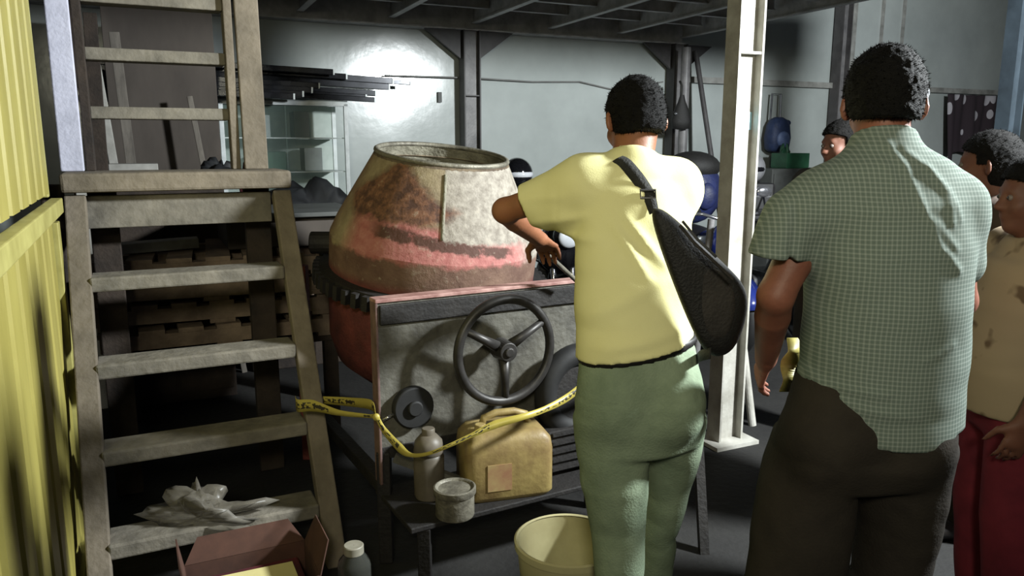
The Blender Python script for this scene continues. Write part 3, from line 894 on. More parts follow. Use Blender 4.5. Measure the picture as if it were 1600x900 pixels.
# toothed ring
mb = MB()
nt_ = 60
for i in range(nt_):
    a = 2 * PI * i / nt_
    rd = x0 * math.cos(a) + y0 * math.sin(a)
    tg = -x0 * math.sin(a) + y0 * math.cos(a)
    mb.box(belt + d * -0.185 + rad * 0 + rd * 0.508, 0.03, 0.026, 0.06, rd, tg, d)
mb.lathe([(0.455, -0.225), (0.497, -0.22), (0.497, -0.15), (0.455, -0.145)], belt, d, None, 60)
tag(mb.build('toothed_ring', M['machine_dark'], mix), kind='stuff')
# bracket at the left (trunnion)
tl = belt - XV * 0.50 + d * -0.03
MB().cyl(tl - XV * 0.05 - V((0, 0, .0)), tl + XV * 0.09, 0.05, 0.05, 16).build('trunnion', M['machine_dark'], mix, bevel=0.004)

# housing sheet with hand wheel
P0 = at(588, 474, 2.66)
pz1 = P0.z
pz0 = 0.42
PL = 1.05
def hp(s, z, o=0.0):
    return V((P0.x, P0.y, 0)) + MW * s + MN * o + ZV * z
MB().box(hp(PL / 2, (pz0 + pz1) / 2, 0.012), PL, 0.012, pz1 - pz0, MW, MN, ZV).build('housing_sheet', M['machine_grey'], mix, bevel=0.003)
MB().box(hp(PL / 2, pz1 + 0.006, 0.03), PL + 0.01, 0.065, 0.014, MW, MN, ZV).build('top_flange', M['machine_edge'], mix, bevel=0.003)
MB().box(hp(0.0, (pz0 + pz1) / 2 - 0.05, 0.03), 0.010, 0.06, pz1 - pz0 + 0.1, MW, MN, ZV).build('side_flange', M['machine_side'], mix, bevel=0.003)
MB().box(hp(PL / 2, pz1 - 0.045, 0.0), PL - 0.02, 0.016, 0.07, MW, MN, ZV).build('stiffener_strip', M['machine_dark'], mix, bevel=0.003)
wc = hp(0.425, 0.0)
hwz = at(780, 552, wc.y - 0.12).z
wc = hp(0.455, hwz, -0.11)
hw = MB().torus(wc, MN, 0.194, 0.018, 56, 12).build('handwheel', M['wheel_iron'], mix, smooth=True)
hub = MB().cyl(wc - MN * 0.03, wc + MN * 0.045, 0.036, 0.042, 24).cyl(wc - MN * 0.04, wc - MN * 0.03, 0.018, 0.02, 12).build('hub', M['wheel_iron'], hw, bevel=0.004)
for a in (-90, 30, 150):
    rd = MW * math.cos(math.radians(a)) + ZV * math.sin(math.radians(a))
    MB().tube([wc + rd * 0.03 + MN * 0.01, wc + rd * 0.1 + MN * 0.004, wc + rd * 0.19], [0.022, 0.016, 0.014], 10).build('spoke', M['wheel_iron'], hw, smooth=True)
MB().cyl(wc + MN * 0.04, wc + MN * 0.13, 0.02, 0.02, 16).build('handwheel_shaft', M['machine_dark'], mix)
# dark pulley low at the left of the sheet
pu = hp(0.12, at(640, 642, P0.y).z, -0.02)
o = MB().cyl(pu - MN * 0.015, pu + MN * 0.02, 0.078, 0.078, 32).cyl(pu - MN * 0.03, pu - MN * 0.015, 0.03, 0.03, 16).build('pulley', M['black_rubber'], mix, bevel=0.006)
smooth_by_angle(o)
MB().tube([hp(0.0, pu.z - 0.035, -0.012), hp(0.055, pu.z - 0.012, -0.016)], 0.006, 8).build('latch_pin', M['chrome'], mix, smooth=True)
# frame
for s in (0.02, 0.95):
    MB().beam(hp(s, 0.0, 0.03), hp(s, pz0 + 0.02, 0.03), 0.05, 0.05).build('frame_leg', M['machine_dark'], mix, bevel=0.004)
    MB().beam(hp(s, 0.0, 1.15), hp(s, 0.98, 1.15), 0.06, 0.06).build('frame_leg', M['machine_red'], mix, bevel=0.004)
    MB().beam(hp(s, 0.30, 0.05), hp(s, 0.30, 1.15), 0.05, 0.05).build('side_rail', M['machine_dark'], mix, bevel=0.004)
MB().beam(hp(0.0, 0.44, 0.03), hp(0.98, 0.44, 0.03), 0.05, 0.05).build('cross_rail', M['machine_dark'], mix, bevel=0.004)
MB().box(hp(0.50, 0.266, -0.10), 1.0, 0.36, 0.02, MW, MN, ZV).build('engine_tray', M['machine_dark'], mix, bevel=0.004)
for s, o_ in ((0.06, -0.25), (0.94, -0.25)):
    MB().beam(hp(s, 0.0, o_), hp(s, 0.256, o_), 0.045, 0.045).build('tray_leg', M['machine_dark'], mix, bevel=0.004)
# strut from the tray towards the floor at left
MB().beam(hp(0.05, 0.42, 0.0), hp(0.42, 0.25, -0.20), 0.03, 0.03).build('brace', M['machine_grey'], mix)
# tilting lever right of the drum and the road wheel
MB().tube([at(902, 440, 2.98), at(845, 388, 2.86), at(822, 348, 2.80)], 0.009, 8).build('tilt_lever', M['tin'], mix, smooth=True)
whc = hp(0.93, 0.29, -0.16)
whc.z = 0.50
tw = MB().torus(hp(0.80, 0.58, -0.08), MN, 0.15, 0.045, 40, 12).build('belt_pulley', M['black_rubber'], mix, smooth=True)
MB().cyl(hp(0.80, 0.58, -0.10), hp(0.80, 0.58, -0.02), 0.12, 0.12, 30).build('pulley_disc', M['machine_dark'], tw, bevel=0.004)
MB().cyl(hp(0.80, 0.58, -0.02), hp(0.80, 0.58, 0.02), 0.03, 0.03, 12).build('axle', M['machine_dark'], mix)
eng = MB().box(hp(0.74, 0.37, -0.06), 0.26, 0.2, 0.17, MW, MN, ZV).build('engine_block', M['machine_dark'], mix, bevel=0.02)
for k in range(5):
    MB().box(hp(0.74, 0.31 + 0.035 * k, -0.165), 0.22, 0.015, 0.012, MW, MN, ZV).build('cooling_fin', M['machine_dark'], eng)
# prop stand behind the jeans on the right
MB().beam(at(1100, 868, 2.75) * 1.0, at(1088, 640, 2.95), 0.035, 0.035).build('prop_stand', M['machine_dark'], mix)
MB().beam(at(1088, 645, 2.95), hp(0.95, 0.43, 0.05), 0.035, 0.035).build('prop_arm', M['machine_dark'], mix)

# ================================================================== THINGS LOW IN FRONT OF THE MIXER
TZ = 0.276
# jerry can
jc = hp(0.425, TZ, -0.15)
jug = empty('jerry_can', jc, 'dirty yellow plastic jug with a moulded handle, in front of the mixer under the tape', 'jug')
jt = math.radians(16)
JX = V((math.cos(jt), math.sin(jt), 0.0))
JY = V((-math.sin(jt), math.cos(jt), 0))
JW, JD, JH = 0.33, 0.225, 0.25
secs = [(0.0, 0.90), (0.02, 1.0), (0.18, 1.0), (0.22, 0.96), (0.25, 0.80), (0.255, 0.6)]
vs, fs = [], []
nn = 32
for h, sc in secs:
    for i in range(nn):
        a = 2 * PI * i / nn
        cx = math.copysign(abs(math.cos(a)) ** 0.24, math.cos(a)) * JW / 2 * sc
        cy = math.copysign(abs(math.sin(a)) ** 0.24, math.sin(a)) * JD / 2 * sc
        vs.append(jc + JX * cx + JY * cy + ZV * h)
for k in range(len(secs) - 1):
    a, b = k * nn, (k + 1) * nn
    fs += [(a + i, a + (i + 1) % nn, b + (i + 1) % nn, b + i) for i in range(nn)]
fs += [tuple(range(nn))[::-1], tuple(range((len(secs) - 1) * nn, len(secs) * nn))]
link_mesh('body', vs, fs, M['jug'], jug, True)
hb = jc + ZV * 0.25
MB().tube([hb - JX * 0.085, hb - JX * 0.075 + ZV * 0.035, hb - JX * 0.03 + ZV * 0.05, hb + JX * 0.04 + ZV * 0.05, hb + JX * 0.085 + ZV * 0.035, hb + JX * 0.095], 0.014, 12).build('handle', M['jug'], jug, smooth=True)
MB().cyl(hb - JX * 0.10 - JY * 0.045, hb - JX * 0.10 - JY * 0.045 + ZV * 0.03, 0.022, 0.02, 20).build('cap', M['jug'], jug, bevel=0.003)
o = MB().box(jc - JY * (JD / 2 + 0.001) - JX * 0.045 + ZV * 0.095, 0.09, 0.004, 0.1, JX, JY, ZV).build('label_patch', M['jug_label'], jug)
o['label'] = 'faded reddish label'
# tin with lid
tn = at(713, 800, 2.42)
tn = hp(0.175, TZ, -0.255)
tin = empty('paint_tin', tn, 'small round tin with a dented lid, standing left of the yellow jug', 'tin')
smooth_by_angle(MB().lathe([(0.001, 0), (0.066, 0), (0.068, 0.004), (0.068, 0.092)], tn, ZV, None, 40).build('body', M['tin'], tin))
smooth_by_angle(MB().lathe([(0.071, 0.080), (0.074, 0.084), (0.074, 0.104), (0.068, 0.107), (0.060, 0.103), (0.058, 0.099), (0.03, 0.101), (0.001, 0.101)], tn, ZV, None, 40).build('lid', M['tin'], tin))
# grey bottle
bt = hp(0.155, TZ, -0.075)
bot = empty('grey_bottle', bt, 'grey round plastic bottle behind the tin, under the caution tape', 'bottle')
smooth_by_angle(MB().lathe([(0.001, 0), (0.052, 0), (0.056, 0.01), (0.056, 0.155), (0.050, 0.165), (0.056, 0.175), (0.050, 0.215), (0.03, 0.238), (0.001, 0.243)], bt, ZV, None, 32).build('body', M['bottle_grey'], bot))
smooth_by_angle(MB().lathe([(0.001, 0.262), (0.022, 0.262), (0.024, 0.258), (0.024, 0.236)], bt, ZV, None, 24).build('cap', M['bottle_grey'], bot))
# bucket
bk = V((0.185, 2.35, 0))
bucket = empty('cream_bucket', bk, 'open cream plastic bucket on the floor beside the green-trousered leg', 'bucket')
smooth_by_angle(MB().lathe([(0.001, 0.0), (0.140, 0.0), (0.145, 0.006), (0.170, 0.27), (0.166, 0.27), (0.141, 0.012), (0.001, 0.01)], bk, ZV, None, 56).build('shell', M['bucket'], bucket))
smooth_by_angle(MB().lathe([(0.168, 0.252), (0.177, 0.253), (0.178, 0.275), (0.172, 0.279), (0.165, 0.275)], bk, ZV, None, 56).build('rim', M['bucket'], bucket))
# bottle with cap bottom centre
cb = at(553, 868, 2.42)
cb.z = 0
cl = empty('clear_bottle', cb, 'clear plastic bottle with a pale cap by the right foot of the ladder', 'bottle')
smooth_by_angle(MB().lathe([(0.001, 0.0), (0.05, 0.0), (0.056, 0.008), (0.056, 0.14), (0.052, 0.16), (0.032, 0.186), (0.029, 0.2), (0.001, 0.2)], cb, ZV, None, 32).build('body', M['clear'], cl))
smooth_by_angle(MB().lathe([(0.032, 0.186), (0.034, 0.188), (0.034, 0.214), (0.031, 0.217), (0.001, 0.216)], cb, ZV, None, 32).build('cap', M['cap'], cl))
# cardboard box under the ladder foot
cc = V((-0.87, 2.37, 0))
car = empty('cardboard_box', cc, 'open reddish cardboard box with raised flaps at the foot of the ladder', 'box')
BXW, BYD, BZ = 0.40, 0.26, 0.15
for nm, c, sx, sy, sz in (('wall_panel', (0, -BYD / 2, BZ / 2), BXW, 0.005, BZ), ('wall_panel', (0, BYD / 2, BZ / 2), BXW, 0.005, BZ), ('wall_panel', (-BXW / 2, 0, BZ / 2), 0.005, BYD, BZ), ('wall_panel', (BXW / 2, 0, BZ / 2), 0.005, BYD, BZ), ('bottom_panel', (0, 0, 0.004), BXW, BYD, 0.005)):
    MB().box(cc + LW * c[0] + LN * c[1] + ZV * c[2], sx, sy, sz, LW, LN, ZV).build(nm, M['cardboard'], car)
def flap(a, b, dr, ln):
    a, b, dr = V(a), V(b), V(dr).normalized()
    t = (b - a).cross(dr).normalized() * 0.004
    i = (b - a) * 0.12
    MB().prism([a, b, b - i + dr * ln, a + i + dr * ln], t).build('flap', M['cardboard'], car)
cr = lambda sx, sy: cc + LW * (sx * BXW / 2) + LN * (sy * BYD / 2) + ZV * BZ
flap(cr(-1, 1), cr(1, 1), LN * 0.5 + ZV * 0.9, 0.085)
flap(cr(1, -1), cr(1, 1), LW * 0.35 + ZV * 1.0, 0.11)
flap(cr(-1, 1), cr(-1, -1), LW * -0.15 + ZV * 1.0, 0.12)
tag(MB().box(cc + ZV * (BZ - 0.035) - LN * 0.03, 0.29, 0.19, 0.006, LW * 0.985 - ZV * 0.02, LN, ZV).build('paper_sheet', M['paper']), 'pale yellow paper sheet lying in the cardboard box', 'paper')
tag(MB().box(cc + ZV * ((BZ - 0.045) / 2 + 0.005), 0.34, 0.22, BZ - 0.05, LW, LN, ZV).build('packed_bundle', M['cloth_red'], bevel=0.01), 'dark red bundle packed in the cardboard box under the paper', 'bundle')

# caution tape
def ribbon(name, pts, widths, m, parent=None, up=None, origin=None, per=10, th=0.0012):
    P = [V(p) for p in pts]
    out, ws, us = [], [], []
    n = len(P)
    for i in range(n - 1):
        p0, p1, p2, p3 = P[max(i - 1, 0)], P[i], P[i + 1], P[min(i + 2, n - 1)]
        u0 = up[i] if up else ZV
        u1 = up[i + 1] if up else ZV
        for k in range(per + (i == n - 2)):
            t = k / per
            q = 0.5 * ((2 * p1) + (p2 - p0) * t + (2 * p0 - 5 * p1 + 4 * p2 - p3) * t * t + (3 * p1 - p0 - 3 * p2 + p3) * t ** 3)
            out.append(q)
            ws.append(widths[i] * (1 - t) + widths[i + 1] * t)
            us.append((V(u0) * (1 - t) + V(u1) * t).normalized())
    vs, uv, fs = [], [], []
    L_ = 0
    for i, q in enumerate(out):
        if i:
            L_ += (q - out[i - 1]).length
        vs += [q - us[i] * ws[i] / 2, q + us[i] * ws[i] / 2]
        uv += [(L_, 0), (L_, 1)]
    for i in range(len(out) - 1):
        fs.append((2 * i, 2 * i + 2, 2 * i + 3, 2 * i + 1))
    o = link_mesh(name, vs, fs, m, parent, True, uv)
    s = o.modifiers.new('thick', 'SOLIDIFY')
    s.thickness = th
    s.offset = 0
    return o
stl = lp(RUN * 0.42, RISE * 0.42, LWID) + snrm * 0.004
tape_pts = [at(462, 628, 2.86), at(466, 634, 2.80), at(490, 634, 2.78), at(530, 645, 2.72), at(575, 650, 2.64), at(588, 652, 2.60), at(600, 672, 2.60), at(625, 700, 2.56), at(642, 711, 2.52), at(668, 709, 2.46), at(700, 697, 2.45), at(735, 681, 2.46), at(772, 664, 2.48), at(818, 651, 2.50), at(850, 640, 2.56), at(885, 622, 2.64), at(930, 590, 2.72), at(985, 572, 2.80), at(1030, 560, 2.95)]
tw_ = [0.05, 0.05, 0.045, 0.022, 0.014, 0.02, 0.024, 0.032, 0.016, 0.012, 0.014, 0.016, 0.03, 0.022, 0.022, 0.03, 0.034, 0.04, 0.04]
ups = [ZV] * 5 + [ZV + XV * 0.5] * 4 + [ZV + YV * 0.4] * 10
tape = ribbon('caution_tape', tape_pts, tw_, M['tape'], None, ups)
tag(tape, 'yellow caution tape with dark print strung from the ladder across the mixer', 'tape')
t2 = ribbon('tape_loop', [at(505, 625, 2.95), at(545, 628, 2.86), at(580, 633, 2.68), at(587, 650, 2.60)], [0.03, 0.036, 0.04, 0.015], M['tape'], tape)
MB().ball(at(588, 652, 2.598), 0.013, 0.011, 0.014).build('knot', M['tape'], tape, smooth=True)

# ================================================================== RIGHT BACKGROUND
# pipes and hanging bag
up_ = upx(1062, -0.36)
pp = B(up_, -0.36)
tag(MB().cyl(pp, pp + ZV * 2.48, 0.045, 0.045, 18).build('standing_pipe', M['column'], smooth=False), 'thick grey pipe standing upright under the hanging black bag', 'pipe')
a = at(1087, 80, B(upx(1087, -0.18), -0.18).y)
b = at(1113, 255, B(upx(1113, -0.5), -0.5).y)
f = b + (b - a) * (b.z / (a.z - b.z))
tag(MB().cyl(f, a, 0.026, 0.026, 14).build('leaning_pole', M['column_dark']), 'thin dark pole leaning on the wall left of the white pillar', 'pole')
a = at(1138, 345, 4.25)
f2 = V((a.x + 0.16, a.y - 0.12, 0))
tag(MB().cyl(f2, a, 0.022, 0.022, 14).build('leaning_pole', M['pillar']), 'pale pole leaning behind the foot of the white pillar, tilted right', 'pole')
f3 = V((a.x - 0.16, a.y + 0.03, 0))
tag(MB().cyl(f3, a + V((-.07, 0.09, .0)), 0.02, 0.02, 14).build('leaning_pole', M['column']), 'grey pole leaning behind the foot of the white pillar, tilted left', 'pole')
# black bag hanging on the pipe
hbx = at(1062, 170, pp.y - 0.08)
hb_ = empty('hanging_black_bag', (hbx.x, hbx.y - 0.04, hbx.z - 0.2), 'small black bag hanging from a strap beside the short-haired man', 'bag')
vs, fs = [], []
nn = 20
for h, rx, ry in ((-0.20, 0.03, 0.02), (-0.19, 0.085, 0.045), (-0.12, 0.10, 0.05), (-0.02, 0.075, 0.04), (0.06, 0.04, 0.03), (0.13, 0.02, 0.015)):
    for i in range(nn):
        t = 2 * PI * i / nn
        vs.append(V((hbx.x + rx * math.cos(t) + 0.01, hbx.y - 0.04 + ry * math.sin(t), hbx.z + h)))
for k in range(5):
    fs += [(k * nn + i, k * nn + (i + 1) % nn, (k + 1) * nn + (i + 1) % nn, (k + 1) * nn + i) for i in range(nn)]
fs.append(tuple(range(nn))[::-1])
link_mesh('body', vs, fs, M['bag_black'], hb_, True)
MB().tube([V((hbx.x, hbx.y - 0.04, hbx.z + 0.12)), V((hbx.x + .005, hbx.y - 0.03, hbx.z + 0.22)), V((hbx.x, hbx.y + 0.03, hbx.z + 0.26))], 0.012, 8).build('strap', M['strap'], hb_, smooth=True)
MB().ball(hbx + V((-0.05, -0.085, -0.05)), 0.014).build('buckle', M['chrome'], hb_, smooth=True)

# blue trolley backpack hung on the wall
tc_ = at(1215, 208, B(upx(1215, -0.16), -0.16).y)
tro = empty('trolley_backpack', tc_ - ZV * 0.22, 'blue trolley backpack with a raised pull handle hanging on the back wall', 'backpack')
secs = [(-0.20, 0.09, 0.07), (-0.17, 0.135, 0.09), (-0.05, 0.15, 0.10), (0.08, 0.13, 0.09), (0.14, 0.10, 0.07), (0.17, 0.05, 0.03)]
vs, fs = [], []
for h, rx, ry in secs:
    for i in range(nn):
        t = 2 * PI * i / nn
        e_ = 0.7
        vs.append(tc_ + WV * (rx * math.copysign(abs(math.cos(t)) ** e_, math.cos(t))) + NV * (ry * math.copysign(abs(math.sin(t)) ** e_, math.sin(t))) + ZV * h)
for k in range(len(secs) - 1):
    fs += [(k * nn + i, k * nn + (i + 1) % nn, (k + 1) * nn + (i + 1) % nn, (k + 1) * nn + i) for i in range(nn)]
fs += [tuple(range(nn))[::-1], tuple(range((len(secs) - 1) * nn, len(secs) * nn))]
link_mesh('body', vs, fs, M['blue_nylon'], tro, True)
MB().ball(tc_ - NV * 0.09 - ZV * 0.07, 0.09, 0.035, 0.09, WV, NV, ZV).build('front_pocket', M['blue_pale'], tro, smooth=True)
MB().ball(tc_ + WV * 0.12 + ZV * 0.11, 0.05, 0.04, 0.035, WV, NV, ZV).build('side_flap', M['blue_nylon'], tro, smooth=True)
MB().tube([tc_ + WV * -0.07 + NV * 0.05 + ZV * 0.10, tc_ + WV * -0.062 + NV * 0.05 + ZV * 0.42, tc_ + WV * 0.062 + NV * 0.05 + ZV * 0.42, tc_ + WV * 0.07 + NV * 0.05 + ZV * 0.10], 0.011, 8).build('pull_handle', M['handle_grey'], tro)

# cupboard and green crate
ug = upx(1246, -0.5)
cpz = 1.30
cb_ = empty('steel_cupboard', B(ug, -0.3), 'grey steel cupboard under the green crate, by the back wall', 'cupboard')
MB().box(B(ug, -0.3, cpz / 2), 0.8, 0.42, cpz, WV, NV, ZV).build('carcass', M['cupboard'], cb_, bevel=0.006)
for s in (-1, 1):
    MB().box(B(ug + s * 0.195, -0.517, cpz / 2), 0.37, 0.012, cpz - 0.1, WV, NV, ZV).build('door', M['cupboard'], cb_, bevel=0.004)
gc = B(ug, -0.34, cpz)
gr = empty('green_crate', gc, 'green plastic crate on the cupboard under the blue trolley backpack', 'crate')
for s in (-1, 1):
    MB().box(gc + NV * (s * 0.11) + ZV * 0.085, 0.32, 0.012, 0.15, WV, NV, ZV).build('side_panel', M['green'], gr, bevel=0.003)
    MB().box(gc + WV * (s * 0.155) + ZV * 0.085, 0.012, 0.22, 0.15, WV, NV, ZV).build('end_panel', M['green'], gr, bevel=0.003)
MB().box(gc + ZV * 0.008, 0.31, 0.22, 0.012, WV, NV, ZV).build('bottom_panel', M['green'], gr)
blob('green_cloth', gc + WV * -0.08 + ZV * 0.015, 0.07, 0.06, 0.20, M['green'], 21, 0.3, label='dark green cloth bundle stuffed in the green crate', cat='cloth')

# motorcycles
def make_moto(body):
    e = empty('motorcycle', (0, 0, 0))
    for x in (-0.62, 0.62):
        w = MB().torus((x, 0, 0.30), YV, 0.245, 0.05, 36, 10).build('tyre', M['black_rubber'], e, smooth=True)
        rm = MB().torus((x, 0, 0.30), YV, 0.19, 0.016, 30, 8)
        for k in range(6):
            t = PI / 3 * k
            rm.cyl((x, 0, 0.30), (x + 0.19 * math.cos(t), 0, 0.30 + 0.19 * math.sin(t)), 0.014, 0.01, 8)
        rm.cyl((x, -0.05, 0.30), (x, 0.05, 0.30), 0.04, 0.04, 16).build('wheel_rim', M['moto_metal'], w)
    fk = MB()
    for y in (-0.075, 0.075):
        fk.cyl((0.62, y, 0.30), (0.44, y, 0.92), 0.02, 0.024, 10)
    fk.build('front_fork', M['chrome'], e, smooth=True)
    MB().tube([(0.45, 0, 0.84), (0.1, 0, 0.66), (-0.3, 0, 0.70), (-0.75, 0, 0.80)], 0.03, 10).tube([(0.42, 0, 0.78), (0.2, 0, 0.34), (-0.2, 0, 0.30), (-0.3, 0, 0.68)], 0.024, 10).tube([(-0.2, 0, 0.32), (-0.62, 0.06, 0.30)], 0.022, 8).tube([(-0.2, 0, 0.32), (-0.62, -0.06, 0.30)], 0.022, 8).build('frame', M['moto_black'], e, smooth=True)
    en = MB().box((0.06, 0, 0.42), 0.30, 0.22, 0.20).cyl((0.12, 0, 0.48), (0.22, 0, 0.64), 0.08, 0.07, 16).cyl((0.0, -0.14, 0.40), (0.0, 0.14, 0.40), 0.09, 0.09, 20).build('engine', M['moto_metal'], e, bevel=0.01)
    smooth_by_angle(en)
    MB().ball((0.20, 0, 0.78), 0.26, 0.13, 0.12).build('fuel_tank', body, e, smooth=True)
    MB().ball((0.46, 0, 0.80), 0.14, 0.17, 0.20).build('front_cowl', body, e, smooth=True)
    MB().ball((-0.55, 0, 0.72), 0.30, 0.11, 0.09).build('tail_cowl', body, e, smooth=True)
    MB().ball((-0.30, 0, 0.83), 0.42, 0.14, 0.065).build('seat', M['moto_seat'], e, smooth=True)
    hl = MB().ball((0.58, 0, 0.90), 0.08, 0.105, 0.10).build('headlight', body, e, smooth=True)
    MB().ball((0.635, 0, 0.90), 0.035, 0.085, 0.08).build('lens', M['lens'], hl, smooth=True)
    hbr = MB().tube([(0.30, -0.36, 1.03), (0.40, -0.2, 1.04), (0.44, 0, 0.98), (0.40, 0.2, 1.04), (0.30, 0.36, 1.03)], 0.013, 8).build('handlebar', M['chrome'], e, smooth=True)
    for y in (-1, 1):
        MB().cyl((0.30, y * 0.36, 1.03), (0.365, y * 0.25, 1.037), 0.02, 0.02, 10).build('grip', M['black_rubber'], hbr)
        mr = MB().tube([(0.36, y * 0.25, 1.04), (0.37, y * 0.29, 1.17)], 0.008, 6).build('mirror_stem', M['black_steel'], e)
        MB().ball((0.37, y * 0.30, 1.20), 0.02, 0.065, 0.042).build('mirror', M['chrome'], mr, smooth=True)
    fd = MB()
    vs, fs = [], []
    for i in range(13):
        t = math.radians(20 + 140 * i / 12)
        for y, rr in ((-0.075, 0.30), (0, 0.325), (0.075, 0.30)):
            vs.append((0.62 + rr * math.cos(t), y, 0.30 + rr * math.sin(t)))
    for i in range(12):
        for j in range(2):
            fs.append((i * 3 + j, i * 3 + j + 1, i * 3 + j + 4, i * 3 + j + 3))
    o = link_mesh('front_fender', vs, fs, body, e, True)
    o.modifiers.new('thick', 'SOLIDIFY').thickness = 0.006
    MB().tube([(0.2, -0.1, 0.36), (0.0, -0.15, 0.26), (-0.35, -0.16, 0.30), (-0.75, -0.17, 0.40)], [0.022, 0.022, 0.04, 0.045], 12).build('exhaust', M['chrome'], e, smooth=True)
    MB().ball((-0.84, 0, 0.74), 0.03, 0.07, 0.035).build('tail_light', M['cloth_red'], e, smooth=True)
    return e
def put_moto(e, loc, rz, label):
    e.location = (loc[0], loc[1], 0)
    e.rotation_euler.z = rz
    tag(e, label, 'motorcycle', 'motorcycles parked by the back wall')
    return e
mo1 = make_moto(M['moto_blue'])
p1 = at(1100, 380, 6.2)
put_moto(mo1, p1, math.radians(-80), 'blue motorcycle parked under the blue and black bag, left of the white pillar')
mo2 = make_moto(M['moto_black'])
p2 = at(1196, 380, 6.5)
put_moto(mo2, p2, math.radians(-75), 'black motorcycle with a top box, right of the white pillar')
mo3 = copy_tree(mo2)
p3 = at(838, 380, 6.1)
put_moto(mo3, p3, math.radians(-70), 'black motorcycle parked beyond the drum, left of the yellow-shirted man')
mo4 = copy_tree(mo2)
p4 = at(1000, 380, 6.3)
put_moto(mo4, p4, math.radians(-75), 'black motorcycle hidden mostly behind the yellow-shirted man')
def top_box(loc, z0, h, lb):
    e = empty('top_box', (loc[0], loc[1], z0), lb, 'box', 'motorcycle top boxes')
    MB().box((loc[0], loc[1], z0 + h / 2), 0.36, 0.36, h).build('body', M['moto_seat'], e, bevel=0.03)
    MB().box((loc[0], loc[1], z0 + h * 0.66), 0.37, 0.37, 0.012).build('lid_seam', M['moto_metal'], e)
    return z0 + h
def helmet(c, shell, vis, lb, face):
    e = empty('helmet', V(c) - ZV * 0.12, lb, 'helmet', 'motorcycle helmets')
    fx = V(face).normalized()
    sx = ZV.cross(fx)
    vs_ = MB().ball(c, 0.145, 0.125, 0.13, fx, sx, ZV, 24, 14)
    vs_.build('shell', shell, e, smooth=True)
    MB().ball(V(c) + fx * 0.03 - ZV * 0.005, 0.122, 0.118, 0.055, fx, sx, ZV, 24, 10).build('visor', vis, e, smooth=True)
    MB().torus(V(c) - ZV * 0.105, ZV, 0.075, 0.014, 24, 8).build('edge_trim', M['black_rubber'], e, smooth=True)
seat2 = p2 + V((math.cos(math.radians(-75)) * -0.45, math.sin(math.radians(-75)) * -0.45, 0))
p2 = p2 + V((0.26, -0.97, 0)) * -0.30
p3 = p3 + V((0.34, -0.94, 0)) * -0.30
p1 = p1 + V((0.17, -0.98, 0)) * -0.30
zt = top_box((p2.x, p2.y + 0.0, 0), 0.898, 0.33, 'black top box on the black motorcycle, under the silver helmet')
helmet((p2.x, p2.y - 0.02, zt + 0.12), M['silver'], M['visor'], 'shiny silver helmet on the top box right of the white pillar', (-0.2, -1, 0))
zt = top_box((p3.x - 0.05, p3.y + 0.02, 0), 0.898, 0.30, 'black top box on the motorcycle beyond the drum')
helmet((p3.x - 0.05, p3.y, zt + 0.12), M['visor'], M['visor_pale'], 'black helmet with a pale visor just right of the drum rim', (0.5, -1, 0))
# blue and black bag on the blue motorcycle
bb = V((p1.x, p1.y + 0.0, 0.898))
bbe = empty('duffel_bag', bb, 'blue bag with a black top flap, stacked on the blue motorcycle', 'bag')
MB().ball(bb + ZV * 0.27, 0.25, 0.2, 0.27).build('body', M['bag_blue'], bbe, smooth=True)
MB().ball(bb + ZV * 0.47, 0.23, 0.19, 0.13).build('top_flap', M['bag_black'], bbe, smooth=True)
MB().ball(bb + V((0.08, -0.17, 0.24)), 0.09, 0.05, 0.11).build('pocket', M['bag_blue'], bbe, smooth=True)
MB().tube([bb + V((-0.14, -0.16, 0.42)), bb + V((-0.10, -0.24, 0.28)), bb + V((-0.02, -0.21, 0.05))], 0.013, 8).build('strap', M['strap'], bbe, smooth=True)

# printed cloth over the girt on the right
cloth_v = -0.09
cx0, cx1 = upx(1456, cloth_v), upx(1560, cloth_v)
vs, fs = [], []
nx, nz = 40, 26
for j in range(nz + 1):
    for i in range(nx + 1):
        s, t = i / nx, j / nz
        zz = 2.16 - t * (0.95 - 0.25 * abs(math.sin(s * 5 + 0.4)))
        off = 0.035 * math.sin(s * 19 + t * 1.5) * (0.3 + t) + 0.02 * math.sin(s * 41)
        vs.append(B(cx0 + (cx1 - cx0) * (s * (1 - 0.12 * t) + 0.05 * t), cloth_v - 0.05 - off, zz))
for j in range(nz):
    for i in range(nx):
        a = j * (nx + 1) + i
        fs.append((a, a + 1, a + nx + 2, a + nx + 1))
o = link_mesh('printed_cloth', vs, fs, M['print'], None, True)
o.modifiers.new('thick', 'SOLIDIFY').thickness = 0.006
tag(o, 'dark cloth with pale blotches hanging on the wall girt behind the dark-haired person', 'cloth')

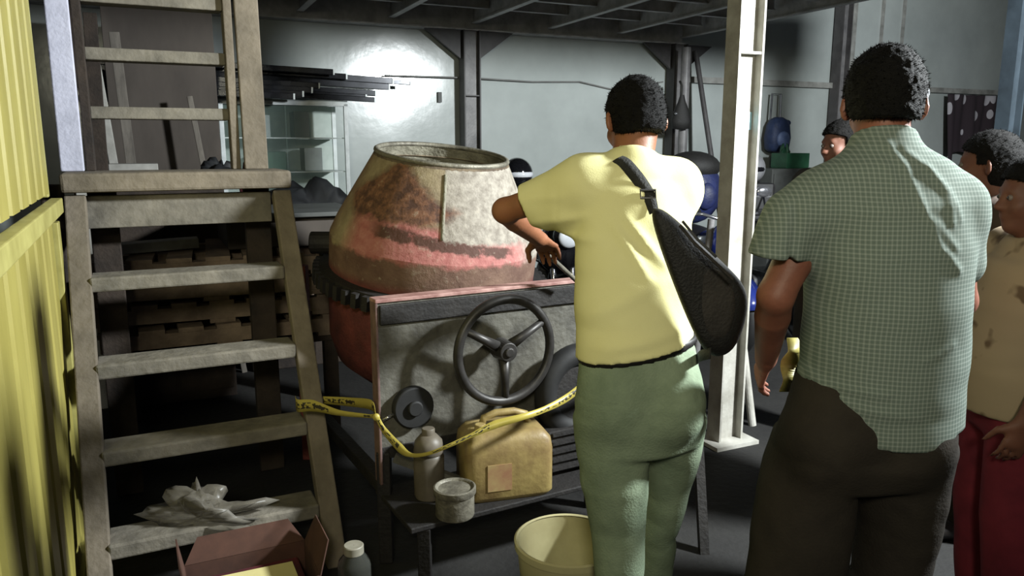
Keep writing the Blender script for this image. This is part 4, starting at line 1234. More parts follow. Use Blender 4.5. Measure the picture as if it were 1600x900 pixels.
# ================================================================== PEOPLE (one continuous surface each)
class Field:
    def __init__(s, lo, hi, h):
        s.lo, s.h = np.array(lo, float), h
        s.n = np.ceil((np.array(hi) - s.lo) / h).astype(int) + 1
        s.ax = [(s.lo[i] + h * np.arange(s.n[i])).astype(np.float32) for i in range(3)]
        s.f = np.full(s.n, 0.5, np.float32)
    def sub(s, lo, hi):
        i0 = np.clip(np.floor((np.array(lo) - s.lo) / s.h).astype(int), 0, s.n)
        i1 = np.clip(np.ceil((np.array(hi) - s.lo) / s.h).astype(int) + 1, 0, s.n)
        sl = tuple(slice(a, b) for a, b in zip(i0, i1))
        return sl, (s.ax[0][sl[0]][:, None, None], s.ax[1][sl[1]][None, :, None], s.ax[2][sl[2]][None, None, :])
    def put(s, lo, hi, fn, k=0.01, op='u'):
        pad = k + 0.012
        sl, xyz = s.sub(np.array(lo) - pad, np.array(hi) + pad)
        g = s.f[sl]
        if g.size == 0:
            return
        d = fn(*xyz).astype(np.float32)
        if op == 'u':
            t = np.clip(0.5 + 0.5 * (g - d) / k, 0, 1)
            s.f[sl] = g * (1 - t) + d * t - k * t * (1 - t)
        else:
            d = -d
            t = np.clip(0.5 - 0.5 * (g - d) / k, 0, 1)
            s.f[sl] = g * (1 - t) + d * t + k * t * (1 - t)
    def cone(s, a, b, ra, rb, k=0.012, op='u'):
        a, b = np.array(a, float), np.array(b, float)
        r = max(ra, rb)
        ab = b - a
        L2 = float(ab @ ab) + 1e-12
        def fn(x, y, z):
            t = np.clip(((x - a[0]) * ab[0] + (y - a[1]) * ab[1] + (z - a[2]) * ab[2]) / L2, 0, 1)
            return np.sqrt((x - a[0] - t * ab[0]) ** 2 + (y - a[1] - t * ab[1]) ** 2 + (z - a[2] - t * ab[2]) ** 2) - (ra + (rb - ra) * t)
        s.put(np.minimum(a, b) - r, np.maximum(a, b) + r, fn, k, op)
    def sleeve(s, pts, rs, k, p, n):
        """chain of cones cut clean by the plane through p with normal n"""
        P = [np.array(q, float) for q in pts]
        p, n = np.array(p, float), np.array(n, float)
        n = n / np.linalg.norm(n)
        R = max(rs)
        def fn(x, y, z):
            out = None
            for i in range(len(P) - 1):
                a, ab = P[i], P[i + 1] - P[i]
                t = np.clip(((x - a[0]) * ab[0] + (y - a[1]) * ab[1] + (z - a[2]) * ab[2]) / float(ab @ ab), 0, 1)
                d = np.sqrt((x - a[0] - t * ab[0]) ** 2 + (y - a[1] - t * ab[1]) ** 2 + (z - a[2] - t * ab[2]) ** 2) - (rs[i] + (rs[i + 1] - rs[i]) * t)
                out = d if out is None else np.minimum(out, d)
            return np.maximum(out, (x - p[0]) * n[0] + (y - p[1]) * n[1] + (z - p[2]) * n[2])
        s.put(np.min(P, 0) - R, np.max(P, 0) + R, fn, k)
    def chain(s, pts, rs, k=0.012):
        for i in range(len(pts) - 1):
            s.cone(pts[i], pts[i + 1], rs[i], rs[i + 1], k if i == 0 else 0.004)
    def ell(s, c, ax, r, k=0.01, op='u'):
        c = np.array(c, float)
        A = [np.array(v, float) for v in ax]
        R = max(r)
        def fn(x, y, z):
            p = [(x - c[0]) * v[0] + (y - c[1]) * v[1] + (z - c[2]) * v[2] for v in A]
            k0 = np.sqrt(sum((q / e) ** 2 for q, e in zip(p, r)))
            k1 = np.sqrt(sum((q / (e * e)) ** 2 for q, e in zip(p, r))) + 1e-9
            return np.where(k0 < 1e-4, -min(r), k0 * (k0 - 1) / k1)
        s.put(c - R, c + R, fn, k, op)
    def loft(s, secs, k=0.02, cap=0.5):
        """secs: (centre, xdir, rx, ry); sections lie across the spine"""
        C = [np.array(q[0], float) for q in secs]
        R = max(max(q[2], q[3]) for q in secs)
        lo, hi = np.min(C, 0) - R, np.max(C, 0) + R
        def fn(x, y, z):
            out = None
            for i in range(len(secs) - 1):
                a, b = C[i], C[i + 1]
                ab = b - a
                L = np.linalg.norm(ab) + 1e-9
                d = ab / L
                xd = np.array(secs[i][1], float) + np.array(secs[i + 1][1], float)
                xd -= d * (xd @ d)
                xd /= np.linalg.norm(xd)
                yd = np.cross(d, xd)
                px, py, pz = x - a[0], y - a[1], z - a[2]
                l = px * d[0] + py * d[1] + pz * d[2]
                t = np.clip(l / L, 0, 1)
                e = l - t * L
                rx = secs[i][2] + (secs[i + 1][2] - secs[i][2]) * t
                ry = secs[i][3] + (secs[i + 1][3] - secs[i][3]) * t
                u = px * xd[0] + py * xd[1] + pz * xd[2]
                v = px * yd[0] + py * yd[1] + pz * yd[2]
                rm = np.minimum(rx, ry)
                q = np.sqrt((u / rx) ** 2 + (v / ry) ** 2 + (e / (rm * cap)) ** 2)
                dd = (q - 1) * rm
                out = dd if out is None else np.minimum(out, dd)
            return out
        s.put(lo, hi, fn, k)
    def cut(s, p, n, lo=None, hi=None):
        """remove what lies on the side n of the plane through p (inside the given box)"""
        p, n = np.array(p, float), np.array(n, float)
        n = n / np.linalg.norm(n)
        sl, (x, y, z) = s.sub(s.lo if lo is None else lo, s.ax_hi() if hi is None else hi)
        d = (x - p[0]) * n[0] + (y - p[1]) * n[1] + (z - p[2]) * n[2]
        s.f[sl] = np.maximum(s.f[sl], d)
    def ax_hi(s):
        return np.array([a[-1] for a in s.ax])
    def near(s, fn, band=0.03):
        idx = np.argwhere(np.abs(s.f) < band)
        P = s.lo + idx * s.h
        s.f[tuple(idx.T)] += fn(P).astype(np.float32)
    def hit(s, px, py, Y0, Y1):
        d = ray(px, py)
        o = np.array((0, 0, CAM_H))
        dv = np.array(d) / d.y
        for Y in np.arange(Y0, Y1, 0.003):
            p = o + dv * Y
            i = np.round((p - s.lo) / s.h).astype(int)
            if (i < 0).any() or (i >= s.n).any():
                continue
            if s.f[tuple(i)] < 0:
                return V(p)
        return V(o + dv * Y1)
    def mesh(s):
        f = s.f
        sg = f < 0
        n = np.array(f.shape) - 1
        off = [(i, j, k) for i in (0, 1) for j in (0, 1) for k in (0, 1)]
        cnt = np.zeros(n, np.int8)
        for i, j, k in off:
            cnt += sg[i:i + n[0], j:j + n[1], k:k + n[2]]
        I = np.argwhere((cnt > 0) & (cnt < 8))
        ids = np.full(n, -1, np.int64)
        ids[tuple(I.T)] = np.arange(len(I))
        cv = np.stack([f[I[:, 0] + i, I[:, 1] + j, I[:, 2] + k] for i, j, k in off], 1)
        acc = np.zeros((len(I), 3))
        c = np.zeros(len(I))
        for a in range(8):
            for b in range(a + 1, 8):
                da = np.array(off[b]) - np.array(off[a])
                if abs(da).sum() != 1:
                    continue
                va, vb = cv[:, a], cv[:, b]
                m = (va < 0) != (vb < 0)
                t = np.where(m, va / np.where(m, va - vb, 1), 0)
                acc += m[:, None] * (np.array(off[a])[None] + t[:, None] * da[None])
                c += m
        P = s.lo + (I + acc / c[:, None]) * s.h
        faces = []
        for ax in range(3):
            o1, o2 = [(1, 2), (2, 0), (0, 1)][ax]
            sl0 = [slice(1, None)] * 3
            sl0[ax] = slice(0, n[ax])
            sl0[o1] = slice(1, n[o1])
            sl0[o2] = slice(1, n[o2])
            s0 = sg[tuple(sl0)]
            sl1 = list(sl0)
            sl1[ax] = slice(1, n[ax] + 1)
            s1 = sg[tuple(sl1)]
            E = np.argwhere(s0 != s1)
            base = E.copy()
            base[:, o1] += 1
            base[:, o2] += 1
            first = s0[tuple(E.T)]
            def cell(d1, d2):
                q = base.copy()
                q[:, o1] -= d1
                q[:, o2] -= d2
                return ids[tuple(q.T)]
            q = np.stack([cell(1, 1), cell(0, 1), cell(0, 0), cell(1, 0)], 1)
            q[~first] = q[~first][:, ::-1]
            faces.append(q)
        F = np.concatenate(faces)
        return P, F[(F >= 0).all(1)]
    def build(s, name, m, parent, relax=2):
        P, F = s.mesh()
        for _ in range(relax):        # light Laplacian relaxation
            A = np.zeros_like(P)
            c = np.zeros(len(P))
            for k in range(4):
                a, b = F[:, k], F[:, (k + 1) % 4]
                for q in range(3):
                    A[:, q] += np.bincount(a, P[b, q], len(P)) + np.bincount(b, P[a, q], len(P))
                c += np.bincount(a, minlength=len(P)) + np.bincount(b, minlength=len(P))
            P = P + 0.45 * (A / np.maximum(c, 1)[:, None] - P)
        return link_mesh(name, P, F, m, parent, True)

def vnoise(P, scale, seed=0):
    Q = P * scale + seed * 17.3
    i = np.floor(Q).astype(np.int64)
    t = Q - i
    t = t * t * (3 - 2 * t)
    def h(a, b, c):
        n = (a * 73856093) ^ (b * 19349663) ^ (c * 83492791) ^ (seed * 2654435)
        n = (n ^ (n >> 13)) * 1274126177
        return ((n ^ (n >> 16)) & 0xffff) / 65535.0
    r = 0
    for a in (0, 1):
        for b in (0, 1):
            for c in (0, 1):
                w = (t[:, 0] if a else 1 - t[:, 0]) * (t[:, 1] if b else 1 - t[:, 1]) * (t[:, 2] if c else 1 - t[:, 2])
                r = r + w * h(i[:, 0] + a, i[:, 1] + b, i[:, 2] + c)
    return r * 2 - 1

def nrm(v):
    return V(v).normalized()

def head_frame(fw, up=ZV):
    fw = nrm(fw)
    rt = fw.cross(V(up)).normalized()
    return rt, fw, rt.cross(fw).normalized()

def put_head(F, c, fw, up=ZV, s=1.0, ear=1.0):
    R, Fw, U = head_frame(fw, up)
    A = (R, Fw, U)
    q = lambda r, f, u: V(c) + R * (r * s) + Fw * (f * s) + U * (u * s)
    F.ell(q(0, -0.012, 0.028), A, (0.074 * s, 0.094 * s, 0.086 * s), 0.02)
    F.ell(q(0, 0.022, -0.040), A, (0.057 * s, 0.068 * s, 0.072 * s), 0.03)
    F.ell(q(0, 0.060, -0.094), A, (0.024 * s, 0.022 * s, 0.018 * s), 0.03)
    F.cone(q(-0.032, 0.074, 0.022), q(0.032, 0.074, 0.022), 0.012 * s, 0.012 * s, 0.015)
    for r in (-1, 1):
        F.ell(q(r * 0.031, 0.088, 0.004), A, (0.015 * s, 0.013 * s, 0.010 * s), 0.010, 'd')
        F.ell(q(r * 0.043, 0.058, -0.025), A, (0.018, 0.02, 0.018), 0.03)
    F.cone(q(0, 0.082, 0.010), q(0, 0.104, -0.026), 0.008 * s, 0.012 * s, 0.012)
    for r in (-1, 1):
        F.ell(q(r * 0.012, 0.094, -0.028), A, (0.009, 0.011, 0.008), 0.008)
    F.ell(q(0, 0.086, -0.053), A, (0.023 * s, 0.009 * s, 0.0055 * s), 0.005)
    F.ell(q(0, 0.084, -0.065), A, (0.020 * s, 0.009 * s, 0.0065 * s), 0.005)
    for r in (-1, 1):
        ex = nrm(R * r * 0.8 - Fw * 0.55)
        ey = nrm(U.cross(ex))
        F.ell(q(r * 0.080, -0.014, -0.006), (ex, ey, U), (0.020 * ear, 0.010, 0.032), 0.006)
        F.ell(q(r * 0.088, -0.004, -0.004), (ex, ey, U), (0.009, 0.010, 0.017), 0.006, 'd')
    return q, A

def put_hand(F, w, d, palm, side, curl=0.5, s=1.0):
    """w wrist, d finger direction, palm: where the palm faces, side: +1/-1 thumb side along d x palm"""
    w, d = V(w), nrm(d)
    palm = nrm(V(palm) - d * V(palm).dot(d))
    lat = d.cross(palm).normalized() * side
    F.loft([(w, lat, 0.027 * s, 0.019 * s), (w + d * 0.03 * s, lat, 0.034 * s, 0.017 * s), (w + d * 0.085 * s, lat, 0.042 * s, 0.013 * s)], 0.012)
    tips = []
    for o, L, c in ((0.031, 0.066, 0.9), (0.0105, 0.077, 1.0), (-0.0105, 0.072, 1.05), (-0.031, 0.056, 1.15)):
        p = w + d * (0.082 * s) + lat * (o * s)
        dd = d + lat * (o * 1.2)
        dd.normalize()
        pts = [p]
        for j, fr in enumerate((0.42, 0.32, 0.26)):
            a = curl * c * (0.5 if j == 0 else 1.0)
            dd = nrm(dd * math.cos(a) + palm * math.sin(a))
            palm_n = nrm(palm - dd * palm.dot(dd))
            pts.append(pts[-1] + dd * (L * fr * s))
            palm = palm if j == 2 else palm
            palm_l = palm_n
        F.chain(pts, [0.0092 * s, 0.0086 * s, 0.0080 * s, 0.0068 * s], 0.006)
        tips.append(pts[-1])
    t0 = w + d * (0.022 * s) + lat * (0.026 * s)
    td = nrm(d * 0.65 + lat * 0.75 + palm * 0.25)
    t1 = t0 + td * 0.045 * s
    td2 = nrm(d * 0.9 + lat * 0.25 + palm * 0.45)
    F.chain([t0, t1, t1 + td2 * 0.03 * s, t1 + td2 * 0.052 * s], [0.015 * s, 0.0115 * s, 0.0098 * s, 0.008 * s], 0.01)

def shoe_pair(e, J, m):
    for a, t in ((J['anl'], J['tol']), (J['anr'], J['tor'])):
        a = V(a)
        d = V((t[0], t[1], 0)).normalized()
        r = d.cross(ZV)
        F = Field((a.x - 0.3, a.y - 0.3, -0.01), (a.x + 0.3, a.y + 0.3, 0.2), 0.008)
        g = V((a.x, a.y, 0))
        F.loft([(g - d * 0.06 + ZV * 0.045, r, 0.036, 0.046), (g + d * 0.05 + ZV * 0.042, r, 0.042, 0.044), (g + d * 0.14 + ZV * 0.034, r, 0.048, 0.034), (g + d * 0.185 + ZV * 0.028, r, 0.035, 0.026)], 0.01, 0.8)
        F.cone(g + ZV * 0.07 - d * 0.01, g + ZV * 0.105 - d * 0.015, 0.042, 0.040, 0.02)
        F.cut((0, 0, 0.001), (0, 0, -1))
        F.build('shoe', m, e, 1)

def eyes(e, q, A, s=1.0):
    for r in (-1, 1):
        c = q(r * 0.031, 0.0775, 0.004)
        o = MB().ball(c, 0.0105 * s, n=14, m=8).build('eye', M['eye'], e, smooth=True)
        MB().ball(c + A[1] * 0.0070 * s, 0.0058 * s, n=10, m=6).build('iris', M['visor'], o, smooth=True)

def hair_build(e, c, fw, m, s=1.0, th=0.011, amp=0.006, front=0.045, low=-0.055, seed=1, up=ZV, extra=None, nape=0.0):
    R, Fw, U = head_frame(fw, up)
    A = (R, Fw, U)
    c = V(c)
    F = Field(c - V((0.2, 0.2, 0.26)), c + V((0.2, 0.2, 0.2)), 0.0045)
    q = lambda r, f, u: c + R * (r * s) + Fw * (f * s) + U * (u * s)
    F.ell(q(0, -0.014, 0.030), A, (0.074 * s + th, 0.096 * s + th, 0.088 * s + th), 0.01)
    F.ell(q(0, -0.038, -0.030), A, (0.063 * s + th * .7, 0.060 * s + th, 0.060 * s), 0.03)
    if extra:
        extra(F, q, A)
    def shape(P):
        d = P - np.array(c)
        f = d @ np.array(Fw) / s
        u = d @ np.array(U) / s
        r = np.abs(d @ np.array(R)) / s
        n = vnoise(P, 45, seed) * 0.5 + vnoise(P, 140, seed + 1) * 0.7
        cutf = np.maximum(f - (front + 0.45 * np.clip(u - 0.02, -0.02, 0.2)) - 0.9 * np.clip(0.03 - u, -0.1, 0) , -1)
        face = np.minimum(f - (front - 0.02), 0.05 - u + 0.4 * (f - front))    # forehead and face
        side = np.minimum(f - (-0.012), 0.005 - u)                              # round the ears
        lowc = (low + 0.35 * np.clip(f + 0.06, 0, 1)) - u
        cut = np.maximum(np.maximum(face, side), lowc) * s
        return n * amp, cut
    idx = np.argwhere(F.f < 0.04)
    P = F.lo + idx * F.h
    dn, cut = shape(P)
    F.f[tuple(idx.T)] = np.maximum(F.f[tuple(idx.T)] + dn.astype(np.float32), (cut + dn * 0.5).astype(np.float32))
    o = F.build('hair', m, e, 1)
    rnd = np.random.default_rng(seed)
    me = o.data
    nv = len(me.vertices)
    co = np.empty(nv * 3); me.vertices.foreach_get('co', co); co = co.reshape(-1, 3)
    no = np.empty(nv * 3); me.vertices.foreach_get('normal', no); no = no.reshape(-1, 3)
    off = np.array(world_loc(o))
    pick = rnd.integers(0, nv, 2600)
    p = co[pick] + off
    cc_ = p - np.array(c)
    out = cc_ / np.linalg.norm(cc_, axis=1)[:, None]
    fl = rnd.normal(0, 0.45, p.shape) + np.array(U) * -0.55 + np.array(Fw) * 0.1
    dr = out * 0.75 + fl
    dr /= np.linalg.norm(dr, axis=1)[:, None]
    ln = rnd.uniform(0.004, 0.010, len(p))[:, None]
    sd = np.cross(dr, rnd.normal(0, 1, p.shape))
    sd /= np.linalg.norm(sd, axis=1)[:, None]
    base = p - out * 0.003
    vs = np.concatenate([base - sd * 0.0016, base + sd * 0.0016, p + dr * ln])
    k = len(p)
    fs = np.stack([np.arange(k), np.arange(k) + k, np.arange(k) + 2 * k], 1)
    tag(link_mesh('hair_strands', vs, fs, m, o), kind='stuff')
    return o

def body_field(J, h=0.006, sc=1.0):
    pts = [V(p) for k, p in J.items() if k in ('head', 'neck', 'pel', 'shl', 'shr', 'ell', 'elr', 'wrl', 'wrr', 'anl', 'anr', 'knl', 'knr')]
    lo = V([min(p[i] for p in pts) - 0.22 for i in range(3)])
    hi = V([max(p[i] for p in pts) + 0.22 for i in range(3)])
    lo.z = -0.01
    F = Field(lo, hi, h)
    right = nrm(J['right'])
    F.loft([(J['pel'], right, J['hipw'] * 0.80, J['hipd'] * 0.76), (J['waist'], right, J['waw'] * 0.80, J['wad'] * 0.76), (J['chest'], right, J['chw'] * 0.82, J['chd'] * 0.76), (J['neck'] - ZV * 0.05, right, J['chw'] * 0.6, J['chd'] * 0.5)], 0.02)
    F.chain([J['neck'] - ZV * 0.05, J['neck'], V(J['head']) - nrm(J['hf']) * 0.022 - ZV * 0.03], [0.066, 0.060, 0.056], 0.03)
    for sd in 'lr':
        F.cone(V(J['neck']) - ZV * 0.06, J['sh' + sd], 0.05, 0.05, 0.03)
        up = 0.050 * J.get('arm', 1)
        F.chain([J['sh' + sd], J['el' + sd]], [up, up * 0.80], 0.03)
        el, wr = V(J['el' + sd]), V(J['wr' + sd])
        mid = el.lerp(wr, 0.3)
        F.chain([el, mid, wr], [up * 0.80, up * 0.83, up * 0.56], 0.015)
        put_hand(F, wr, J['hd' + sd], J['pa' + sd], J['th' + sd], J.get('curl' + sd, 0.45), J.get('hs', 1.0))
        F.chain([J['hi' + sd], J['kn' + sd], J['an' + sd]], [J.get('thigh', 0.07), 0.05, 0.036], 0.03)
        a = V(J['an' + sd])
        t = V((J['to' + sd][0], J['to' + sd][1], 0)).normalized()
        F.chain([a, V((a.x, a.y, 0.05)) + t * 0.03, V((a.x, a.y, 0.032)) + t * 0.13], [0.036, 0.034, 0.026], 0.02)
    q, A = put_head(F, J['head'], J['hf'], J.get('hup', ZV), J.get('hs', 1.0))
    return F, q, A

def wrinkle(F, amp, sx, sz, seed, zlo=-9, zhi=9):
    def fn(P):
        Q = P * np.array((sx, sx, sz))
        w = np.clip((P[:, 2] - zlo) / 0.1, 0, 1) * np.clip((zhi - P[:, 2]) / 0.1, 0, 1)
        a = vnoise(Q, 1.0, seed)
        b = vnoise(Q * 2.1, 1.0, seed + 3)
        return amp * w * ((1 - 2 * np.abs(a)) * 0.8 + 0.4 * b)
    F.near(fn)

PERSONS = {}
# ---------------------------------------------------------------- man in the pale yellow T-shirt
def man_yellow():
    YB = 2.08
    J = {}
    J['right'] = V((0.97, 0.24, 0))
    J['pel'] = at(998, 640, YB)
    J['waist'] = at(992, 545, YB + 0.01)
    J['chest'] = at(988, 370, YB + 0.09)
    J['neck'] = at(986, 262, YB + 0.11)
    J['head'] = at(991, 190, YB + 0.17)
    J['hf'] = V((-0.22, 0.93, -0.30))
    J['hup'] = ZV
    J.update(hipw=0.17, hipd=0.125, waw=0.16, wad=0.115, chw=0.17, chd=0.12, hs=0.97)
    J['shl'] = at(912, 290, YB + 0.10)
    J['ell'] = at(789, 329, YB + 0.23)
    J['wrl'] = at(842, 373, YB + 0.46)
    J['hdl'] = V((0.35, 0.75, -0.45)); J['pal'] = V((0.1, -0.4, -0.9)); J['thl'] = 1; J['curll'] = 0.55
    J['shr'] = at(1052, 292, YB + 0.14)
    J['elr'] = at(1062, 318, YB + 0.42)
    J['wrr'] = at(985, 380, YB + 0.60)
    J['hdr'] = V((-0.5, 0.7, -0.35)); J['par'] = V((0, -0.4, -0.9)); J['thr'] = -1; J['curlr'] = 0.5
    J['hil'] = at(955, 680, YB - 0.02); J['knl'] = at(962, 800, YB - 0.04); J['anl'] = V((0.28, YB - 0.06, 0.09))
    J['hir'] = at(1050, 680, YB + 0.08); J['knr'] = at(1032, 800, YB + 0.24); J['anr'] = V((0.43, YB + 0.26, 0.09))
    J['tol'] = (-0.25, 0.95); J['tor'] = (0.1, 1.0)
    J['arm'] = 0.92
    e = empty('person', V((0.35, YB + 0.08, 0)), 'short-haired man in a pale yellow T-shirt and greyish green trousers leaning over the mixer', 'person')
    F, q, A = body_field(J, 0.0055)
    F.build('body', M['skin'], e)
    eyes(e, q, A, 0.97)
    hair_build(e, J['head'], J['hf'], M['hair'], 0.97, 0.010, 0.004, seed=4)
    # T-shirt
    R = J['right']
    T = Field(V((-0.15, YB - 0.3, 0.8)), V((0.75, YB + 0.75, 1.65)), 0.0065)
    T.loft([(at(992, 600, YB), R, 0.172, 0.135), (at(992, 540, YB), R, 0.168, 0.130), (at(991, 450, YB + 0.03), R, 0.170, 0.128), (at(990, 370, YB + 0.08), R, 0.171, 0.130), (at(986, 315, YB + 0.10), R, 0.165, 0.120), (at(988, 285, YB + 0.11), R, 0.13, 0.095)], 0.02, 0.6)
    sl, sr = V(J['shl']), V(J['shr'])
    nk = at(988, 262, YB + 0.11)
    for sh in (sl, sr):
        T.cone(nk - ZV * 0.012, sh + ZV * 0.012, 0.062, 0.066, 0.05)
        T.cone(nk - ZV * 0.10, sh - ZV * 0.03, 0.09, 0.070, 0.05)
    cl = at(818, 322, YB + 0.19)
    dl = nrm(cl - sl)
    pa, pb_ = at(812, 297, YB + 0.19), at(838, 352, YB + 0.17)
    cn = (pb_ - pa).cross(V((0.3, 1, 0))).normalized()
    if cn.x > 0:
        cn = -cn
    T.sleeve([sl, cl, cl + dl * 0.05], [0.080, 0.064, 0.062], 0.045, (pa + pb_) / 2, cn)
    T.cone(at(880, 330, YB + 0.10), at(858, 334, YB + 0.13), 0.05, 0.042, 0.05)
    cr_ = at(1064, 306, YB + 0.36)
    T.sleeve([sr, cr_, cr_ + nrm(cr_ - sr) * 0.05], [0.074, 0.058, 0.056], 0.04, cr_, nrm(cr_ - sr))
    T.cone(nk + ZV * 0.012, nk + ZV * 0.022 + YV * 0.01, 0.066, 0.062, 0.02)
    def folds(P):
        z, x = P[:, 2], P[:, 0]
        r = np.zeros(len(P))
        # drag folds from the armpit and over the lower back
        for (ax_, az_), (bx_, bz_), w, h_ in (((0.06, 1.33), (0.20, 1.36), 0.012, 0.007), ((0.09, 1.30), (0.23, 1.30), 0.011, 0.006), ((0.02, 1.40), (0.14, 1.41), 0.014, 0.005), ((0.30, 1.36), (0.40, 1.24), 0.013, 0.010), ((0.27, 1.34), (0.36, 1.20), 0.012, 0.008), ((0.24, 1.02), (0.44, 1.06), 0.016, 0.006), ((0.20, 1.10), (0.40, 1.20), 0.02, 0.005), ((0.30, 0.99), (0.47, 1.02), 0.014, 0.005)):
            dx, dz = bx_ - ax_, bz_ - az_
            t = np.clip(((x - ax_) * dx + (z - az_) * dz) / (dx * dx + dz * dz), 0, 1)
            dd = np.hypot(x - ax_ - t * dx, z - az_ - t * dz)
            r -= h_ * np.exp(-(dd / w) ** 2) * np.sin(PI * (0.15 + 0.7 * t))
        return r
    T.near(folds)
    wrinkle(T, 0.0035, 5, 9, 3, 0.9, 1.6)
    a_, b_ = at(897, 580, YB - 0.12), at(1090, 549, YB - 0.12)
    hn = (b_ - a_).cross(V((0, 1, 0.05))).normalized()
    if hn.z > 0:
        hn = -hn
    T.cut(a_, hn)
    # neck opening and sleeve opening
    T.ell(nk + ZV * 0.075 + YV * 0.035, (XV, YV, ZV), (0.062, 0.066, 0.065), 0.008, 'd')
    T.cone(cl, cl + dl * 0.06, 0.050, 0.052, 0.004, 'd')
    T.build('tshirt', M['tshirt'], e, 2)
    PERSONS['T'] = T
    # trousers
    G = Field(V((0.02, YB - 0.35, -0.005)), V((0.75, YB + 0.5, 1.1)), 0.0065)
    def sec(x0, x1, y, Y, dep, xd=R):
        c = at((x0 + x1) / 2, y, Y)
        return (c, xd, (x1 - x0) / 2 * Y / F_PX, dep)
    G.loft([sec(899, 1092, 552, YB, 0.122), sec(896, 1102, 600, YB, 0.132), sec(894, 1105, 650, YB - 0.005, 0.135), sec(896, 1099, 685, YB, 0.122)], 0.02, 0.3)
    G.loft([sec(892, 1022, 650, YB - 0.02, 0.105), sec(895, 1020, 700, YB - 0.02, 0.10), sec(905, 1017, 755, YB - 0.03, 0.092), sec(917, 1013, 820, YB - 0.03, 0.080), sec(926, 1010, 900, YB - 0.05, 0.072), (V((0.285, YB - 0.05, 0.07)), R, 0.068, 0.068)], 0.02, 0.4)
    G.loft([sec(990, 1104, 650, YB + 0.03, 0.105), sec(1000, 1096, 700, YB + 0.08, 0.095), sec(1000, 1080, 755, YB + 0.15, 0.088), sec(992, 1057, 830, YB + 0.22, 0.078), sec(988, 1054, 900, YB + 0.26, 0.07), (V((0.435, YB + 0.26, 0.07)), R, 0.066, 0.066)], 0.02, 0.4)
    for px_ in (955, 1052):
        c = at(px_, 630, YB - 0.055)
        G.ell(c, (XV, YV, ZV), (0.088, 0.095, 0.11), 0.04)
    wrinkle(G, 0.004, 8, 12, 9, 0.0, 1.0)
    def pocket(P):
        r = np.zeros(len(P))
        for px_ in (935, 1060):
            c = at(px_, 600, YB - 0.13)
            dx = np.abs(P[:, 0] - c.x) - 0.055
            dz = np.abs(P[:, 2] - c.z) - 0.055
            d = np.abs(np.maximum(dx, dz))
            r += 0.003 * np.exp(-(d / 0.004) ** 2) * (P[:, 1] < YB)
        return r
    G.near(pocket)
    G.cut((0, 0, 0.045), (0, 0, -1))
    G.build('trousers', M['jeans'], e, 2)
    BL = Field(V((0.1, YB - 0.25, 0.85)), V((0.65, YB + 0.3, 1.1)), 0.006)
    BL.loft([sec(897, 1095, 585, YB, 0.129), sec(897, 1094, 530, YB, 0.126)], 0.01, 0.2)
    c = at(995, 555, YB - 0.1)
    BL.cut(at(995, 548, YB - 0.12), V(-hn))
    BL.cut(at(995, 571, YB - 0.12), V(hn))
    BL.build('belt', M['belt'], e, 1)
    shoe_pair(e, J, M['shoe'])
    return e
pe1 = man_yellow()

# sling bag on his back
T = PERSONS['T']
bagp = [(1012, 325), (1030, 322), (1052, 338), (1100, 382), (1150, 428), (1168, 452), (1170, 490), (1152, 545), (1128, 560), (1105, 557), (1082, 520), (1052, 445), (1030, 385)]
bagc = at(1100, 470, 1.93)
bag = empty('sling_bag', bagc, 'black sling bag worn diagonally across the back of the yellow T-shirt', 'bag')
def bag_layer(pts, Y, shrink, slope=0.10):
    cx = sum(p[0] for p in pts) / len(pts)
    cy = sum(p[1] for p in pts) / len(pts)
    return [at(cx + (x - cx) * shrink, cy + (y - cy) * shrink, Y + (0.035 - slope * (x - 1012) / 160 * -0.25)) for x, y in pts]
layers = [(2.005, 0.80), (1.985, 0.96), (1.955, 1.0), (1.925, 0.98), (1.905, 0.90), (1.897, 0.70)]
vs, fs = [], []
for Y, sh in layers:
    vs += bag_layer(bagp, Y - 0.05, sh)
nb = len(bagp)
for k in range(len(layers) - 1):
    fs += [(k * nb + i, k * nb + (i + 1) % nb, (k + 1) * nb + (i + 1) % nb, (k + 1) * nb + i) for i in range(nb)]
fs += [tuple(range(nb))[::-1], tuple(range((len(layers) - 1) * nb, len(layers) * nb))]
link_mesh('body', vs, fs, M['bag_black'], bag, True, sub=2)
pk_ = [(1086, 415), (1112, 404), (1150, 440), (1152, 490), (1138, 530), (1112, 540), (1090, 500)]
vs, fs = [], []
for Y, sh in ((1.87, 1.0), (1.853, 0.97), (1.846, 0.85)):
    vs += bag_layer(pk_, Y, sh)
nb = len(pk_)
for k in range(2):
    fs += [(k * nb + i, k * nb + (i + 1) % nb, (k + 1) * nb + (i + 1) % nb, (k + 1) * nb + i) for i in range(nb)]
fs += [tuple(range(nb))[::-1], tuple(range(2 * nb, 3 * nb))]
o = link_mesh('front_pocket', vs, fs, M['bag_panel'], bag, True, sub=2)
o['label'] = 'worn charcoal pocket panel'
zp = [at(1062, 352, 1.845), at(1085, 380, 1.838), at(1115, 408, 1.835), at(1145, 436, 1.84)]
MB().tube(zp, 0.004, 6).build('zip', M['bag_panel'], bag)
MB().tube([p + V((0.006, 0.0, 0.010)) for p in zp[:3]], 0.0035, 6).build('piping', M['moto_metal'], bag)
def on_shirt(px, py, lift=0.004):
    p = T.hit(px, py, 1.7, 2.5)
    return p - nrm(ray(px, py)) * lift
sp_ = [on_shirt(1022, 332, 0.012), on_shirt(1014, 306, 0.008), on_shirt(1001, 285, 0.006), on_shirt(988, 268, 0.006), on_shirt(975, 254, 0.006), on_shirt(966, 249, 0.004)]
last = sp_[-1]
sp_ += [last + V((-0.015, 0.06, 0.004)), last + V((-0.02, 0.14, -0.05))]
